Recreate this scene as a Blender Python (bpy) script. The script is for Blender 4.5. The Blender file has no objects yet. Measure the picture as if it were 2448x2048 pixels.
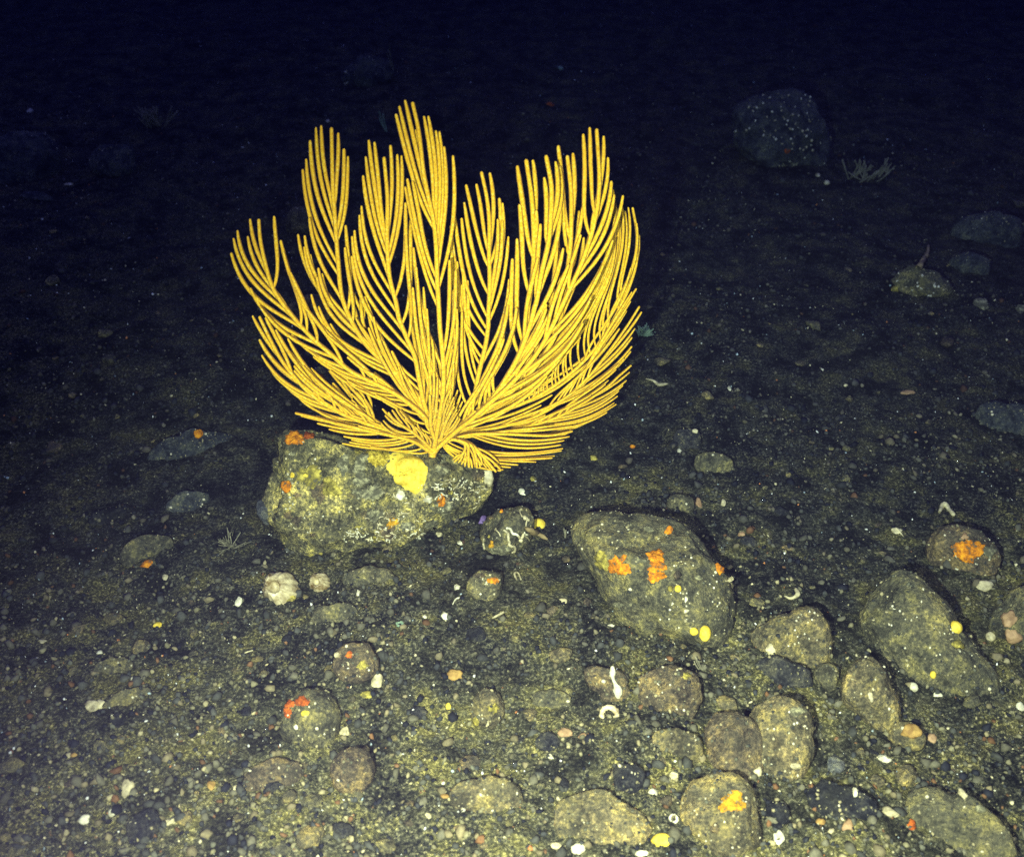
import bpy, bmesh, math, random
import numpy as np
from mathutils import Vector
from mathutils.bvhtree import BVHTree

random.seed(7)
rng = np.random.default_rng(7)
scene = bpy.context.scene
col = scene.collection

# ------------------------------------------------------------------ camera
PITCH = math.radians(35.0)
FPX = 2625.0                      # focal length in photo pixels (2448 wide)
CAM = np.array((0.0, 0.0, 1.0))
cam_data = bpy.data.cameras.new("camera")
cam = bpy.data.objects.new("camera", cam_data)
col.objects.link(cam)
cam.location = CAM
cam.rotation_euler = (math.pi / 2 - PITCH, 0, 0)
cam_data.sensor_width = 36.0
cam_data.lens = 36.0 * FPX / 2448.0
cam_data.clip_start = 0.01
cam_data.clip_end = 60.0
cam_data.dof.use_dof = True
cam_data.dof.focus_distance = 1.52
cam_data.dof.aperture_fstop = 6.5
scene.camera = cam

# ------------------------------------------------------------------ world
world = bpy.data.worlds.new("World")
scene.world = world
world.use_nodes = True
bg = world.node_tree.nodes["Background"]
bg.inputs[0].default_value = (0.21, 0.165, 0.44, 1)
bg.inputs[1].default_value = 1.45

# ------------------------------------------------------------------ the submersible's lamps
def spot(name, loc, target, power, size, blend, color, radius):
    d = bpy.data.lights.new(name, 'SPOT')
    d.energy = power
    d.spot_size = math.radians(size)
    d.spot_blend = blend
    d.color = color
    d.shadow_soft_size = radius
    o = bpy.data.objects.new(name, d)
    col.objects.link(o)
    o.location = loc
    o.rotation_euler = (Vector(target) - Vector(loc)).to_track_quat('-Z', 'Y').to_euler()
    return o
LAMPC = (1.0, 0.935, 0.56)
spot("vehicle_lamp", (-0.13, 0.02, 0.86), (0.15, 0.86, 0.07), 345, 80, 1.0, LAMPC, 0.015)
spot("vehicle_lamp", (0.24, 0.0, 0.97), (0.02, 0.84, 0.07), 110, 80, 1.0, LAMPC, 0.02)

scene.view_settings.view_transform = 'Standard'
scene.view_settings.look = 'None'
scene.view_settings.exposure = 0.0
scene.view_settings.gamma = 1.0
scene.cycles.use_denoising = False
scene.cycles.max_bounces = 5
scene.cycles.diffuse_bounces = 1
scene.cycles.volume_bounces = 0
scene.cycles.sample_clamp_indirect = 3.0

# ------------------------------------------------------------------ pixel helpers
RV = np.array((1.0, 0, 0))
FV = np.array((0, math.cos(PITCH), -math.sin(PITCH)))
UV = np.array((0, math.sin(PITCH), math.cos(PITCH)))
K = 2448.0 / 2100.0               # the measuring grid used below is 2100 wide

def ray(px, py):
    d = FV + (px - 1224.0) / FPX * RV - (py - 1024.0) / FPX * UV
    return d / np.linalg.norm(d)

# ------------------------------------------------------------------ noise
def _hash(ix, iy, iz, seed):
    n = (ix * 374761393 + iy * 668265263 + iz * 2147483647 + seed * 974634777) & 0xFFFFFFFF
    n = ((n ^ (n >> 13)) * 1274126177) & 0xFFFFFFFF
    n = (n ^ (n >> 16)) & 0xFFFFFFFF
    return n.astype(np.float64) / 4294967295.0

def vnoise(p, seed=0):
    p = np.asarray(p, dtype=np.float64)
    i = np.floor(p).astype(np.int64)
    f = p - i
    f = f * f * f * (f * (f * 6 - 15) + 10)
    out = 0
    for dx in (0, 1):
        for dy in (0, 1):
            for dz in (0, 1):
                w = (f[..., 0] if dx else 1 - f[..., 0]) * (f[..., 1] if dy else 1 - f[..., 1]) * (f[..., 2] if dz else 1 - f[..., 2])
                out = out + w * _hash(i[..., 0] + dx, i[..., 1] + dy, i[..., 2] + dz, seed)
    return out * 2 - 1

def fbm(p, octaves=4, seed=0, gain=0.5):
    a, s, t = 1.0, 0, 0
    p = np.asarray(p, dtype=np.float64)
    for o in range(octaves):
        s = s + a * vnoise(p * (2 ** o) + 17.3 * o, seed + o)
        t += a
        a *= gain
    return s / t

def H(x, y):
    x = np.asarray(x, float); y = np.asarray(y, float)
    p = np.stack([x, y, np.zeros_like(x)], -1)
    h = 0.030 * fbm(p * 1.7, 2, 3) + 0.016 * fbm(p * 6.0, 3, 11) + 0.0085 * fbm(p * 24.0, 4, 23, .6)
    h = h + 0.0045 * np.abs(fbm(p * 80.0, 2, 31))
    # the ground rises gently away to the left and lies a little lower in front of the boulder
    return h

_gx = np.arange(-3.0, 3.001, .006); _gy = np.arange(.25, 5.0, .006)
_G = H(*np.meshgrid(_gx, _gy))

def Hs(x, y):
    fx = (x - _gx[0]) / .006; fy = (y - _gy[0]) / .006
    i, j = int(fx), int(fy)
    if 0 <= i < len(_gx) - 1 and 0 <= j < len(_gy) - 1:
        u, v = fx - i, fy - j
        return float((_G[j, i] * (1 - u) + _G[j, i + 1] * u) * (1 - v) + (_G[j + 1, i] * (1 - u) + _G[j + 1, i + 1] * u) * v)
    return float(H(np.array([x]), np.array([y]))[0])

ROCKS = []                        # (object, bvh)

def ground_hit(px, py, lift=0.0):
    d = ray(px, py)
    z = lift
    for _ in range(8):
        t = (z - CAM[2]) / d[2]
        p = CAM + d * t
        z = Hs(p[0], p[1]) + lift
    return p, t

def surf_hit(px, py, only=None):
    """nearest point of ground or rocks along a sight line -> point, normal, distance, rock"""
    d = ray(px, py)
    if only is not None:
        h = only['bvh'].ray_cast(Vector(CAM), Vector(d))
        return (h[0], h[1], h[3], only) if h[0] is not None else (None, None, None, None)
    p, t = ground_hit(px, py)
    e = 0.004
    n = Vector((Hs(p[0] - e, p[1]) - Hs(p[0] + e, p[1]), Hs(p[0], p[1] - e) - Hs(p[0], p[1] + e), 2 * e)).normalized()
    best = (Vector(p), n, t, None)
    for r in ROCKS:
        if abs(px - r['px'][0]) > r['half'] or abs(py - r['px'][1]) > r['half']:
            continue
        h = r['bvh'].ray_cast(Vector(CAM), Vector(d))
        if h[0] is not None and h[3] < best[2]:
            best = (h[0], h[1], h[3], r)
    return best

# ------------------------------------------------------------------ mesh helpers
def new_obj(name, verts, faces, m, parent=None, smooth=True, colors=None, parts=None):
    me = bpy.data.meshes.new(name)
    verts = np.asarray(verts, dtype=np.float32)
    if isinstance(faces, np.ndarray):
        k = faces.shape[1]
        me.vertices.add(len(verts)); me.vertices.foreach_set('co', verts.ravel())
        me.loops.add(faces.size); me.loops.foreach_set('vertex_index', faces.ravel().astype(np.int32))
        me.polygons.add(len(faces)); me.polygons.foreach_set('loop_start', np.arange(0, faces.size, k, dtype=np.int32))
        me.update(calc_edges=True)
        me.validate()
    else:
        me.from_pydata([tuple(v) for v in verts], [], faces)
    if smooth:
        me.polygons.foreach_set('use_smooth', np.ones(len(me.polygons), dtype=bool))
    if colors is not None:
        a = me.color_attributes.new('tint', 'FLOAT_COLOR', 'POINT')
        c = np.ones((len(verts), 4), dtype=np.float32); c[:, :3] = colors
        a.data.foreach_set('color', c.ravel())
    me.materials.append(m)
    me.update()
    o = bpy.data.objects.new(name, me)
    col.objects.link(o)
    if parent is not None:
        o.parent = parent
    return o

def tag(o, label=None, cat=None, group=None, kind=None):
    if label: o['label'] = label
    if cat: o['category'] = cat
    if group: o['group'] = group
    if kind: o['kind'] = kind
    return o

def empty(name, loc):
    o = bpy.data.objects.new(name, None)
    o.empty_display_size = 0.02
    col.objects.link(o)
    o.location = loc
    return o

_ico = {}
def ico(n):
    if n not in _ico:
        bm = bmesh.new()
        bmesh.ops.create_icosphere(bm, subdivisions=n, radius=1.0)
        v = np.array([q.co[:] for q in bm.verts])
        f = np.array([[q.index for q in fc.verts] for fc in bm.faces], dtype=np.int32)
        bm.free()
        _ico[n] = (v / np.linalg.norm(v, axis=1)[:, None], f)
    return _ico[n]

class Sweep:
    """collects many tapered tubes into one mesh"""
    def __init__(s, sides=8):
        s.v, s.f, s.n, s.k, s.c = [], [], 0, sides, []
    def add(s, pts, rad, ref=None, bump=0.0, seed=0, tip=True):
        pts = np.asarray(pts, float)
        rad = np.asarray(rad, float) * np.ones(len(pts))
        if tip:
            t = pts[-1] - pts[-2]; t /= max(np.linalg.norm(t), 1e-9)
            r = rad[-1]
            pts = np.vstack([pts, pts[-1] + t * r * .55, pts[-1] + t * r * .9, pts[-1] + t * r * 1.02])
            rad = np.concatenate([rad, [r * .82, r * .45, r * .06]])
        T = np.gradient(pts, axis=0)
        T /= np.maximum(np.linalg.norm(T, axis=1), 1e-9)[:, None]
        if ref is None:
            ref = np.array((.31, .22, .92)) if abs(T[0][2]) < .8 else np.array((1., .1, .05))
        B = np.cross(T, ref); B /= np.maximum(np.linalg.norm(B, axis=1), 1e-9)[:, None]
        N = np.cross(B, T)
        k = s.k
        ang = np.arange(k) * 2 * math.pi / k
        rr = rad[:, None] * np.ones(k)
        if bump:
            rr = rr * (1 + bump * (rng.random(rr.shape) - .5) * 2)
        V = pts[:, None, :] + (B[:, None, :] * np.cos(ang)[None, :, None] + N[:, None, :] * np.sin(ang)[None, :, None]) * rr[:, :, None]
        m = len(pts)
        s.v.append(V.reshape(-1, 3))
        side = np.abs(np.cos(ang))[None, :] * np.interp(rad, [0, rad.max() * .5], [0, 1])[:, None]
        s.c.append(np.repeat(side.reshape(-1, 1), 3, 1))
        i = np.arange(m - 1)[:, None] * k
        j = np.arange(k)[None, :]
        j2 = (j + 1) % k
        F = np.stack([i + j, i + j2, i + k + j2, i + k + j], -1).reshape(-1, 4) + s.n
        s.f.append(F)
        s.n += m * k
    def build(s, name, m, parent=None):
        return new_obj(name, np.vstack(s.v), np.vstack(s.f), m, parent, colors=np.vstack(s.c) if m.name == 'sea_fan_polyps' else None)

# ------------------------------------------------------------------ materials
def nodes_of(name):
    m = bpy.data.materials.new(name)
    m.use_nodes = True
    nt = m.node_tree
    return m, nt, nt.nodes["Principled BSDF"]

def ramp(nt, stops, fac):
    r = nt.nodes.new('ShaderNodeValToRGB')
    el = r.color_ramp.elements
    while len(el) < len(stops):
        el.new(0.5)
    for e, (p, c) in zip(el, stops):
        e.position = p; e.color = (*c, 1)
    nt.links.new(fac, r.inputs[0])
    return r.outputs[0]

def noise(nt, co, scale, detail=4, rough=.6, out='Fac'):
    n = nt.nodes.new('ShaderNodeTexNoise')
    n.inputs['Scale'].default_value = scale
    n.inputs['Detail'].default_value = detail
    n.inputs['Roughness'].default_value = rough
    nt.links.new(co, n.inputs['Vector'])
    return n.outputs[out]

def mixc(nt, fac, a, b, mode='MIX'):
    m = nt.nodes.new('ShaderNodeMix'); m.data_type = 'RGBA'; m.blend_type = mode
    if isinstance(fac, float): m.inputs[0].default_value = fac
    else: nt.links.new(fac, m.inputs[0])
    for s, v in ((6, a), (7, b)):
        if isinstance(v, tuple): m.inputs[s].default_value = (*v, 1)
        else: nt.links.new(v, m.inputs[s])
    return m.outputs[2]

def bump(nt, b, h, strength, dist):
    n = nt.nodes.new('ShaderNodeBump')
    n.inputs['Strength'].default_value = strength
    n.inputs['Distance'].default_value = dist
    nt.links.new(h, n.inputs['Height'])
    nt.links.new(n.outputs[0], b.inputs['Normal'])

def objco(nt):
    return nt.nodes.new('ShaderNodeTexCoord').outputs['Object']

def worldco(nt):
    return nt.nodes.new('ShaderNodeNewGeometry').outputs['Position']

def m_sediment():
    m, nt, b = nodes_of('sediment')
    co = worldco(nt)
    big = noise(nt, co, 4.5, 5, .6)
    mid = noise(nt, co, 42.0, 6, .7)
    fine = noise(nt, co, 260.0, 4, .75)
    c1 = ramp(nt, [(.38, (.022, .025, .026)), (.50, (.095, .094, .045)), (.62, (.20, .185, .07))], big)
    c2 = ramp(nt, [(.37, (.010, .012, .018)), (.47, (.060, .060, .040)), (.57, (.18, .165, .07)), (.68, (.42, .36, .15))], mid)
    c3 = ramp(nt, [(.40, (.003, .004, .010)), (.48, (.05, .05, .035)), (.55, (.20, .185, .09)), (.66, (.75, .66, .34))], fine)
    c = mixc(nt, .45, c1, c2)
    c = mixc(nt, .55, c, c3)
    blot = noise(nt, co, 16.0, 6, .7)
    c = mixc(nt, 1.0, c, ramp(nt, [(.40, (.24, .25, .32)), (.5, (.95, .95, .95)), (.61, (1.9, 1.75, 1.05))], blot), 'MULTIPLY')
    # olive tone in the foreground turns darker and bluer further out
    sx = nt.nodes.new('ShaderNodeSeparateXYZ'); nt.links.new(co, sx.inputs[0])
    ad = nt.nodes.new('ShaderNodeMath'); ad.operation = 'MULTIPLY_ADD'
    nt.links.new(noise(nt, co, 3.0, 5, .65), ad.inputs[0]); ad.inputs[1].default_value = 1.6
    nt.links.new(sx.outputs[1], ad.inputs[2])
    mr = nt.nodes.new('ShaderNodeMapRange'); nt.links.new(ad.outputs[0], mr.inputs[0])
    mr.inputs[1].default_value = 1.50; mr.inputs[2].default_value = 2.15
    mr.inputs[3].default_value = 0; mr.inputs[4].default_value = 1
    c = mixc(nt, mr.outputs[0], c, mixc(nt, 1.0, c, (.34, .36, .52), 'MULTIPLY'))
    nt.links.new(c, b.inputs['Base Color'])
    b.inputs['Roughness'].default_value = .9
    b.inputs['Specular IOR Level'].default_value = .15
    add = nt.nodes.new('ShaderNodeMath'); add.operation = 'ADD'
    nt.links.new(mid, add.inputs[0]); nt.links.new(fine, add.inputs[1])
    bump(nt, b, add.outputs[0], .9, .008)
    return m

def m_rock(name, dark, mid, light, dust=(.085, .08, .055), scale=14, speck=.5, dustamt=.55):
    m, nt, b = nodes_of(name)
    co = worldco(nt)
    n1 = noise(nt, co, scale, 6, .65)
    n2 = noise(nt, co, 240.0, 4, .78)
    n4 = noise(nt, co, 46.0, 5, .7)
    n3 = noise(nt, co, scale * 2.6, 3, .6)
    c = ramp(nt, [(.34, dark), (.5, mid), (.66, light)], n1)
    mo = ramp(nt, [(.38, (.22, .23, .30)), (.49, (.95, .95, .95)), (.60, (2.1, 1.95, 1.2))], n4)
    c = mixc(nt, .75, c, mo, 'MULTIPLY')
    sp = ramp(nt, [(.38, (.15, .17, .25)), (.49, (.9, .9, .9)), (.57, (1.7, 1.6, 1.3)), (.68, (4.2, 3.9, 3.0))], n2)
    c = mixc(nt, speck, c, sp, 'MULTIPLY')
    geo = nt.nodes.new('ShaderNodeNewGeometry')
    sx = nt.nodes.new('ShaderNodeSeparateXYZ'); nt.links.new(geo.outputs['Normal'], sx.inputs[0])
    mm = nt.nodes.new('ShaderNodeMath'); mm.operation = 'MULTIPLY'
    nt.links.new(sx.outputs[2], mm.inputs[0])
    dn = ramp(nt, [(.42, (0, 0, 0)), (.62, (1, 1, 1))], n3)
    nt.links.new(dn, mm.inputs[1])
    m2 = nt.nodes.new('ShaderNodeMath'); m2.operation = 'MULTIPLY'; m2.use_clamp = True
    nt.links.new(mm.outputs[0], m2.inputs[0]); m2.inputs[1].default_value = dustamt * .7
    c = mixc(nt, m2.outputs[0], c, dust)
    nt.links.new(c, b.inputs['Base Color'])
    b.inputs['Roughness'].default_value = .85
    b.inputs['Specular IOR Level'].default_value = .2
    add = nt.nodes.new('ShaderNodeMath'); add.operation = 'ADD'
    nt.links.new(n4, add.inputs[0]); nt.links.new(n2, add.inputs[1])
    bump(nt, b, add.outputs[0], .9, .007)
    return m

def m_soft(name, lo, hi, scale=120, rough=.6, bumpd=.0015, sheen=0.0, sss=0.0, spec=.3):
    m, nt, b = nodes_of(name)
    n = noise(nt, worldco(nt), scale, 4, .65)
    c = ramp(nt, [(.35, lo), (.65, hi)], n)
    nt.links.new(c, b.inputs['Base Color'])
    b.inputs['Roughness'].default_value = rough
    b.inputs['Specular IOR Level'].default_value = spec
    if sheen:
        b.inputs['Sheen Weight'].default_value = sheen
        b.inputs['Sheen Roughness'].default_value = .5
        b.inputs['Sheen Tint'].default_value = (1, .85, .55, 1)
    if bumpd:
        bump(nt, b, n, .6, bumpd)
    return m

def m_coral():
    """each twig is bright yellow on its front and back, browner along its flanks"""
    m, nt, b = nodes_of('sea_fan_polyps')
    co = worldco(nt)
    n = noise(nt, co, 330, 4, .65)
    big = noise(nt, co, 22, 3, .6)
    c = ramp(nt, [(.33, (.62, .32, .012)), (.55, (.95, .575, .024)), (.70, (.98, .72, .13))], n)
    c = mixc(nt, ramp(nt, [(.40, (0, 0, 0)), (.66, (.55, .55, .55))], big), c, (.84, .44, .025))
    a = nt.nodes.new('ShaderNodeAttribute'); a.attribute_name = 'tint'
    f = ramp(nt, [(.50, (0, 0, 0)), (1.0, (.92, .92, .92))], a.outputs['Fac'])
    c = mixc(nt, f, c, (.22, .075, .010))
    nt.links.new(c, b.inputs['Base Color'])
    b.inputs['Roughness'].default_value = .8
    b.inputs['Specular IOR Level'].default_value = .1
    b.inputs['Sheen Weight'].default_value = .15
    b.inputs['Sheen Tint'].default_value = (1, .8, .5, 1)
    bump(nt, b, n, .7, .003)
    return m

def m_crust(name, lo, hi, scale=130, stone=(.10, .09, .05)):
    """thin growth, worn through to the silty stone in places"""
    m, nt, b = nodes_of(name)
    n = noise(nt, worldco(nt), scale, 5, .7)
    c = ramp(nt, [(.36, stone), (.43, tuple(v * .6 for v in lo)), (.50, lo), (.64, hi)], n)
    nt.links.new(c, b.inputs['Base Color'])
    b.inputs['Roughness'].default_value = .85
    b.inputs['Specular IOR Level'].default_value = .2
    bump(nt, b, n, .8, .004)
    return m

def m_tint(name):
    m, nt, b = nodes_of(name)
    a = nt.nodes.new('ShaderNodeAttribute'); a.attribute_name = 'tint'
    n = noise(nt, worldco(nt), 300, 3, .6)
    c = mixc(nt, .6, a.outputs['Color'], ramp(nt, [(.3, (.5, .5, .55)), (.7, (1.4, 1.35, 1.2))], n), 'MULTIPLY')
    nt.links.new(c, b.inputs['Base Color'])
    b.inputs['Roughness'].default_value = .8
    b.inputs['Specular IOR Level'].default_value = .25
    return m

MAT = {
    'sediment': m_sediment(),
    'boulder': m_rock('boulder_stone', (.06, .058, .038), (.17, .155, .075), (.40, .34, .13), scale=16, speck=.9, dust=(.20, .18, .09)),
    'olive': m_rock('olive_stone', (.075, .072, .045), (.125, .115, .065), (.19, .165, .08), scale=12, speck=.6, dust=(.13, .12, .07)),
    'tan': m_rock('tan_stone', (.09, .08, .045), (.16, .135, .07), (.28, .22, .10), scale=18, speck=.65, dust=(.13, .12, .07)),
    'brown': m_rock('brown_stone', (.07, .055, .038), (.12, .095, .058), (.19, .145, .08), scale=16, speck=.65, dust=(.12, .11, .065)),
    'dark': m_rock('dark_stone', (.012, .013, .016), (.024, .025, .030), (.055, .054, .05), scale=16, speck=.65, dustamt=.25),
    'dim': m_rock('dimmed_stone', (.030, .034, .040), (.055, .060, .062), (.085, .090, .082), scale=14, speck=.5, dust=(.05, .055, .05), dustamt=.4),  # stone colour darkened to stand in for weak light on outlying rocks
    'grey': m_rock('grey_stone', (.075, .078, .078), (.11, .115, .11), (.16, .16, .145), scale=10, speck=.45, dustamt=.1),
    'coral': m_coral(),
    'yellow': m_soft('yellow_sponge', (.58, .39, .02), (.88, .66, .07), 150, .8, .002),
    'dullyellow': m_crust('dull_yellow_sponge', (.26, .21, .04), (.60, .48, .08)),
    'orange': m_crust('orange_sponge', (.60, .19, .008), (.90, .38, .012)),
    'red': m_crust('red_sponge', (.40, .085, .012), (.66, .17, .015)),
    'amber': m_crust('amber_sponge', (.50, .25, .015), (.85, .46, .02)),
    'white': m_soft('white_shell', (.36, .32, .18), (.86, .80, .50), 90, .45, .0015, spec=.4),
    'cream': m_soft('cream_shell', (.24, .20, .10), (.70, .60, .30), 90, .5, .002, spec=.3),
    'palegrey': m_crust('pale_crust', (.14, .13, .07), (.42, .38, .18)),
    'pink': m_soft('pink_polyp', (.24, .14, .06), (.46, .29, .13), 80, .7, .002),
    'violet': m_soft('violet_sponge', (.13, .08, .19), (.22, .14, .30), 70, .6, .001),
    'green': m_soft('pale_green_growth', (.14, .22, .13), (.30, .40, .22), 90, .8, .001),
    'hydroid': m_soft('hydroid_stems', (.13, .12, .07), (.30, .27, .15), 90, .8, .001),
    'pityellow': m_crust('pitted_yellow_sponge', (.50, .36, .03), (.80, .60, .08), 260, (.30, .20, .03)),
    'ochre': m_soft('ochre_pebble', (.22, .12, .03), (.48, .30, .07), 90, .8, .002),
    'horn': m_soft('tan_horn_sponge', (.18, .13, .05), (.36, .26, .10), 90, .8, .001),
    'grain': m_tint('gravel_grain'),
}

# ------------------------------------------------------------------ seabed
def build_seabed():
    rows, cols = 1000, 900
    t = np.linspace(0, 1, rows)
    y = np.where(t < .03, -1.0 + t / .03 * 1.42, 0.42 * (6.2 / 0.42) ** ((t - .03) / .95))
    y = y + np.maximum(0, t - .98) / .02 * 4.0
    u = np.linspace(-1, 1, cols)
    Y = np.repeat(y[:, None], cols, 1)
    X = u[None, :] * (.85 + 0.52 * np.maximum(Y, 0)) + np.sign(u) * 130 * np.maximum(0, np.abs(u) - .96)
    Z = H(X, Y)
    v = np.stack([X, Y, Z], -1).reshape(-1, 3)
    i = (np.arange(rows - 1)[:, None] * cols + np.arange(cols - 1)[None, :])
    f = np.stack([i, i + 1, i + cols + 1, i + cols], -1).reshape(-1, 4).astype(np.int32)
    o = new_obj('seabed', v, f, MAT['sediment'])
    tag(o, 'dark gritty seabed of mud and gravel', 'seabed', kind='structure')
build_seabed()

def polyline(pts, n):
    P = np.array(pts, float)
    # Catmull-Rom through the points, then even spacing
    Q = []
    E = np.vstack([2 * P[0] - P[1], P, 2 * P[-1] - P[-2]])
    for i in range(1, len(E) - 2):
        p0, p1, p2, p3 = E[i - 1:i + 3]
        for t in np.linspace(0, 1, 12, endpoint=False):
            Q.append(.5 * ((2 * p1) + (-p0 + p2) * t + (2 * p0 - 5 * p1 + 4 * p2 - p3) * t * t + (-p0 + 3 * p1 - 3 * p2 + p3) * t ** 3))
    Q.append(P[-1]); Q = np.array(Q)
    L = np.concatenate([[0], np.cumsum(np.hypot(*np.diff(Q, axis=0).T))])
    s = np.linspace(0, L[-1], n)
    return np.stack([np.interp(s, L, Q[:, 0]), np.interp(s, L, Q[:, 1])], -1), s

# ------------------------------------------------------------------ rocks
def outline_radius(poly, phi):
    """radius of a closed outline (around the origin) in directions phi"""
    a = np.arctan2(poly[:, 1], poly[:, 0])
    o = np.argsort(a)
    a, r = a[o], np.hypot(poly[:, 0], poly[:, 1])[o]
    a = np.concatenate([a - 2 * math.pi, a, a + 2 * math.pi]); r = np.concatenate([r, r, r])
    k = np.linspace(-math.pi, math.pi, 181)
    rk = np.interp(k, a, r)
    ker = np.array([1, 2, 3, 2, 1.]); ker /= ker.sum()
    rk2 = np.convolve(np.concatenate([rk[-3:-1], rk, rk[1:3]]), ker, 'same')[2:-2]
    return np.interp(phi, k, rk2)

def facets(d, n, seed, lo=.72, hi=1.0):
    r = np.ones(len(d))
    g = np.random.default_rng(seed)
    for _ in range(n):
        v = g.normal(size=3); v /= np.linalg.norm(v)
        c = d @ v
        k = g.uniform(lo, hi)
        with np.errstate(divide='ignore', invalid='ignore'):
            q = np.where(c > 0.05, k / c, 9)
        r = np.minimum(r, q)
    return r

def rock(name, label, mat, V=None, box=None, depth=.9, lift=.30, sub=5, seed=0, rough=.05, nf=14, group=None, cat='rock', flo=.70, sink=0.0, crease=None):
    """V: outline points, or box = (cx, cy, w, h); all on the 2100 grid"""
    if box is not None:
        cx, cy, w, h = box
        g = np.random.default_rng(seed + 99)
        V = []
        for i in range(14):
            a = i / 14 * 2 * math.pi
            e = g.uniform(.9, 1.06)
            V.append((cx + w / 2 * e * math.copysign(abs(math.cos(a)) ** .82, math.cos(a)), cy + h / 2 * e * math.copysign(abs(math.sin(a)) ** .82, math.sin(a))))
    V = np.array(V, float) * K
    c = (V.min(0) + V.max(0)) / 2
    hpx = (V[:, 1].max() - V[:, 1].min()); wpx = (V[:, 0].max() - V[:, 0].min())
    # the body's centre sits a little above the ground on its own sight line
    p, t = ground_hit(*c)
    hr = .5 * hpx / FPX * (t * float(ray(*c) @ FV))
    p, t = ground_hit(c[0], c[1], lift * hr)
    zc = t * float(ray(*c) @ FV)
    s = zc / FPX
    poly = np.stack([(V[:, 0] - c[0]) * s, -(V[:, 1] - c[1]) * s], -1)
    d, f = ico(sub)
    fw = ray(*c)
    r_ = np.cross(fw, (0, 0, 1)); r_ /= np.linalg.norm(r_)
    u_ = np.cross(r_, fw)
    phi = np.arctan2(d[:, 1], d[:, 0])
    R = outline_radius(poly, phi)
    rad = facets(d, nf, seed, flo)
    rad = .35 + .65 * rad if False else rad
    edge = np.hypot(d[:, 0], d[:, 1])                 # 1 at the silhouette
    rad = rad * (1 - edge ** 6) + edge ** 6 * (.5 + .5 * rad)
    rough = max(rough, .07)
    rad = rad * (1 + rough * fbm(d * 1.6 + seed * 3.1, 3, seed + 5) + rough * .9 * fbm(d * 5 + seed, 5, seed + 8, .6))
    dep = depth * .5 * min(hpx, wpx) * s
    P = (d[:, :1] * r_[None] + d[:, 1:2] * u_[None]) * (R * rad)[:, None] + d[:, 2:3] * (-fw)[None] * (dep * rad)[:, None]
    P = P + p[None]
    P[:, 2] -= sink
    if crease is not None:
        C_, _ = polyline(np.array(crease, float) * K, 60)
        rel = P - CAM
        zz = rel @ FV
        qx = 1224 + rel @ RV / zz * FPX; qy = 1024 - rel @ UV / zz * FPX
        dd = np.sqrt(((np.stack([qx, qy], -1)[:, None, :] - C_[None]) ** 2).sum(-1)).min(1)
        front = d[:, 2] > 0
        P = P - (np.exp(-(dd / 9.0) ** 2) * front * 16 * s)[:, None] * (-fw)[None]
    base = np.array((p[0], p[1], Hs(p[0], p[1])))
    rough_m = rough
    root = empty(name, base)
    o = new_obj('stone', P - base[None], f, MAT[mat], root)
    tag(root, label, cat, group)
    bv = BVHTree.FromPolygons([Vector(q) for q in P], [tuple(int(k) for k in q) for q in f])
    rec = dict(root=root, obj=o, bvh=bv, base=base, s=s, px=c, half=max(wpx, hpx) * .6)
    ROCKS.append(rec)
    return rec

def rooted(rec):      # a rock without extra parts becomes a single mesh
    pass

def patch(rec, outline, mat, name, thick=3.0, label=None, step=3.0, lump=.5, seed=0, ragged=True):
    """a growth crusting a stone: the outline (2100 grid) is laid on the surface that is really there, with thickness"""
    poly = np.array(outline, float) * K
    c = poly.mean(0)
    n_r, n_a = 9, 48
    g = np.random.default_rng(seed + 3)
    a = np.arctan2(poly[:, 1] - c[1], poly[:, 0] - c[0]); rr = np.hypot(poly[:, 0] - c[0], poly[:, 1] - c[1])
    o = np.argsort(a); a = a[o]; rr = rr[o]
    aa = np.concatenate([a - 2 * math.pi, a, a + 2 * math.pi]); r3 = np.concatenate([rr, rr, rr])
    ks = np.linspace(-math.pi, math.pi, n_a, endpoint=False)
    Rk = np.interp(ks, aa, r3) * (1 + (1.0 if ragged else .12) * (.24 * (g.random(n_a) - .5) + .13 * np.sin(ks * 3 + seed + c[0]) + .07 * np.sin(ks * 7 + c[1])))
    if name in ('pale_crust', 'stain'): Rk = Rk * (1 + .45 * (g.random(n_a) - .5))
    vs, ok = [], True
    last = None
    def place(x, y, q):
        nonlocal last
        h = surf_hit(x, y, rec) if rec is not None else surf_hit(x, y)
        if h[2] is None or (rec is not None and h[3] is None):
            if last is None:
                return None
            return last
        th = thick * rec_s * (1 - q ** 4) * (1 + lump * float(fbm(np.array([[x * .09, y * .09, seed]]), 2, seed)[0]))
        last = np.array(h[0] + h[1] * (th - (rec_s * 1.0 if q > .98 else 0)))
        return last
    rec_s = rec['s'] if rec is not None else surf_hit(*c)[2] / FPX
    p0 = place(c[0], c[1], 0)
    if p0 is None:
        return None
    vs.append(p0)
    for i in range(1, n_r + 1):
        q = i / n_r
        for j in range(n_a):
            last = p0
            vs.append(place(c[0] + math.cos(ks[j]) * Rk[j] * q, c[1] + math.sin(ks[j]) * Rk[j] * q, q))
    F = []
    for j in range(n_a):
        F.append((0, 1 + (j + 1) % n_a, 1 + j))
    for i in range(n_r - 1):
        for j in range(n_a):
            a0 = 1 + i * n_a + j; a1 = 1 + i * n_a + (j + 1) % n_a
            F.append((a0, a1, a1 + n_a, a0 + n_a))
    vs = np.array(vs)
    base = rec['base'] if rec is not None else vs[0]
    if rec is not None:
        ob = new_obj(name, vs - base, F, MAT[mat], rec['root'])
        if label: ob['label'] = label
    else:
        ob = new_obj(name, vs - base, F, MAT[mat]); ob.location = base
        tag(ob, label, name.replace('_', ' '))
    return ob

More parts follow.
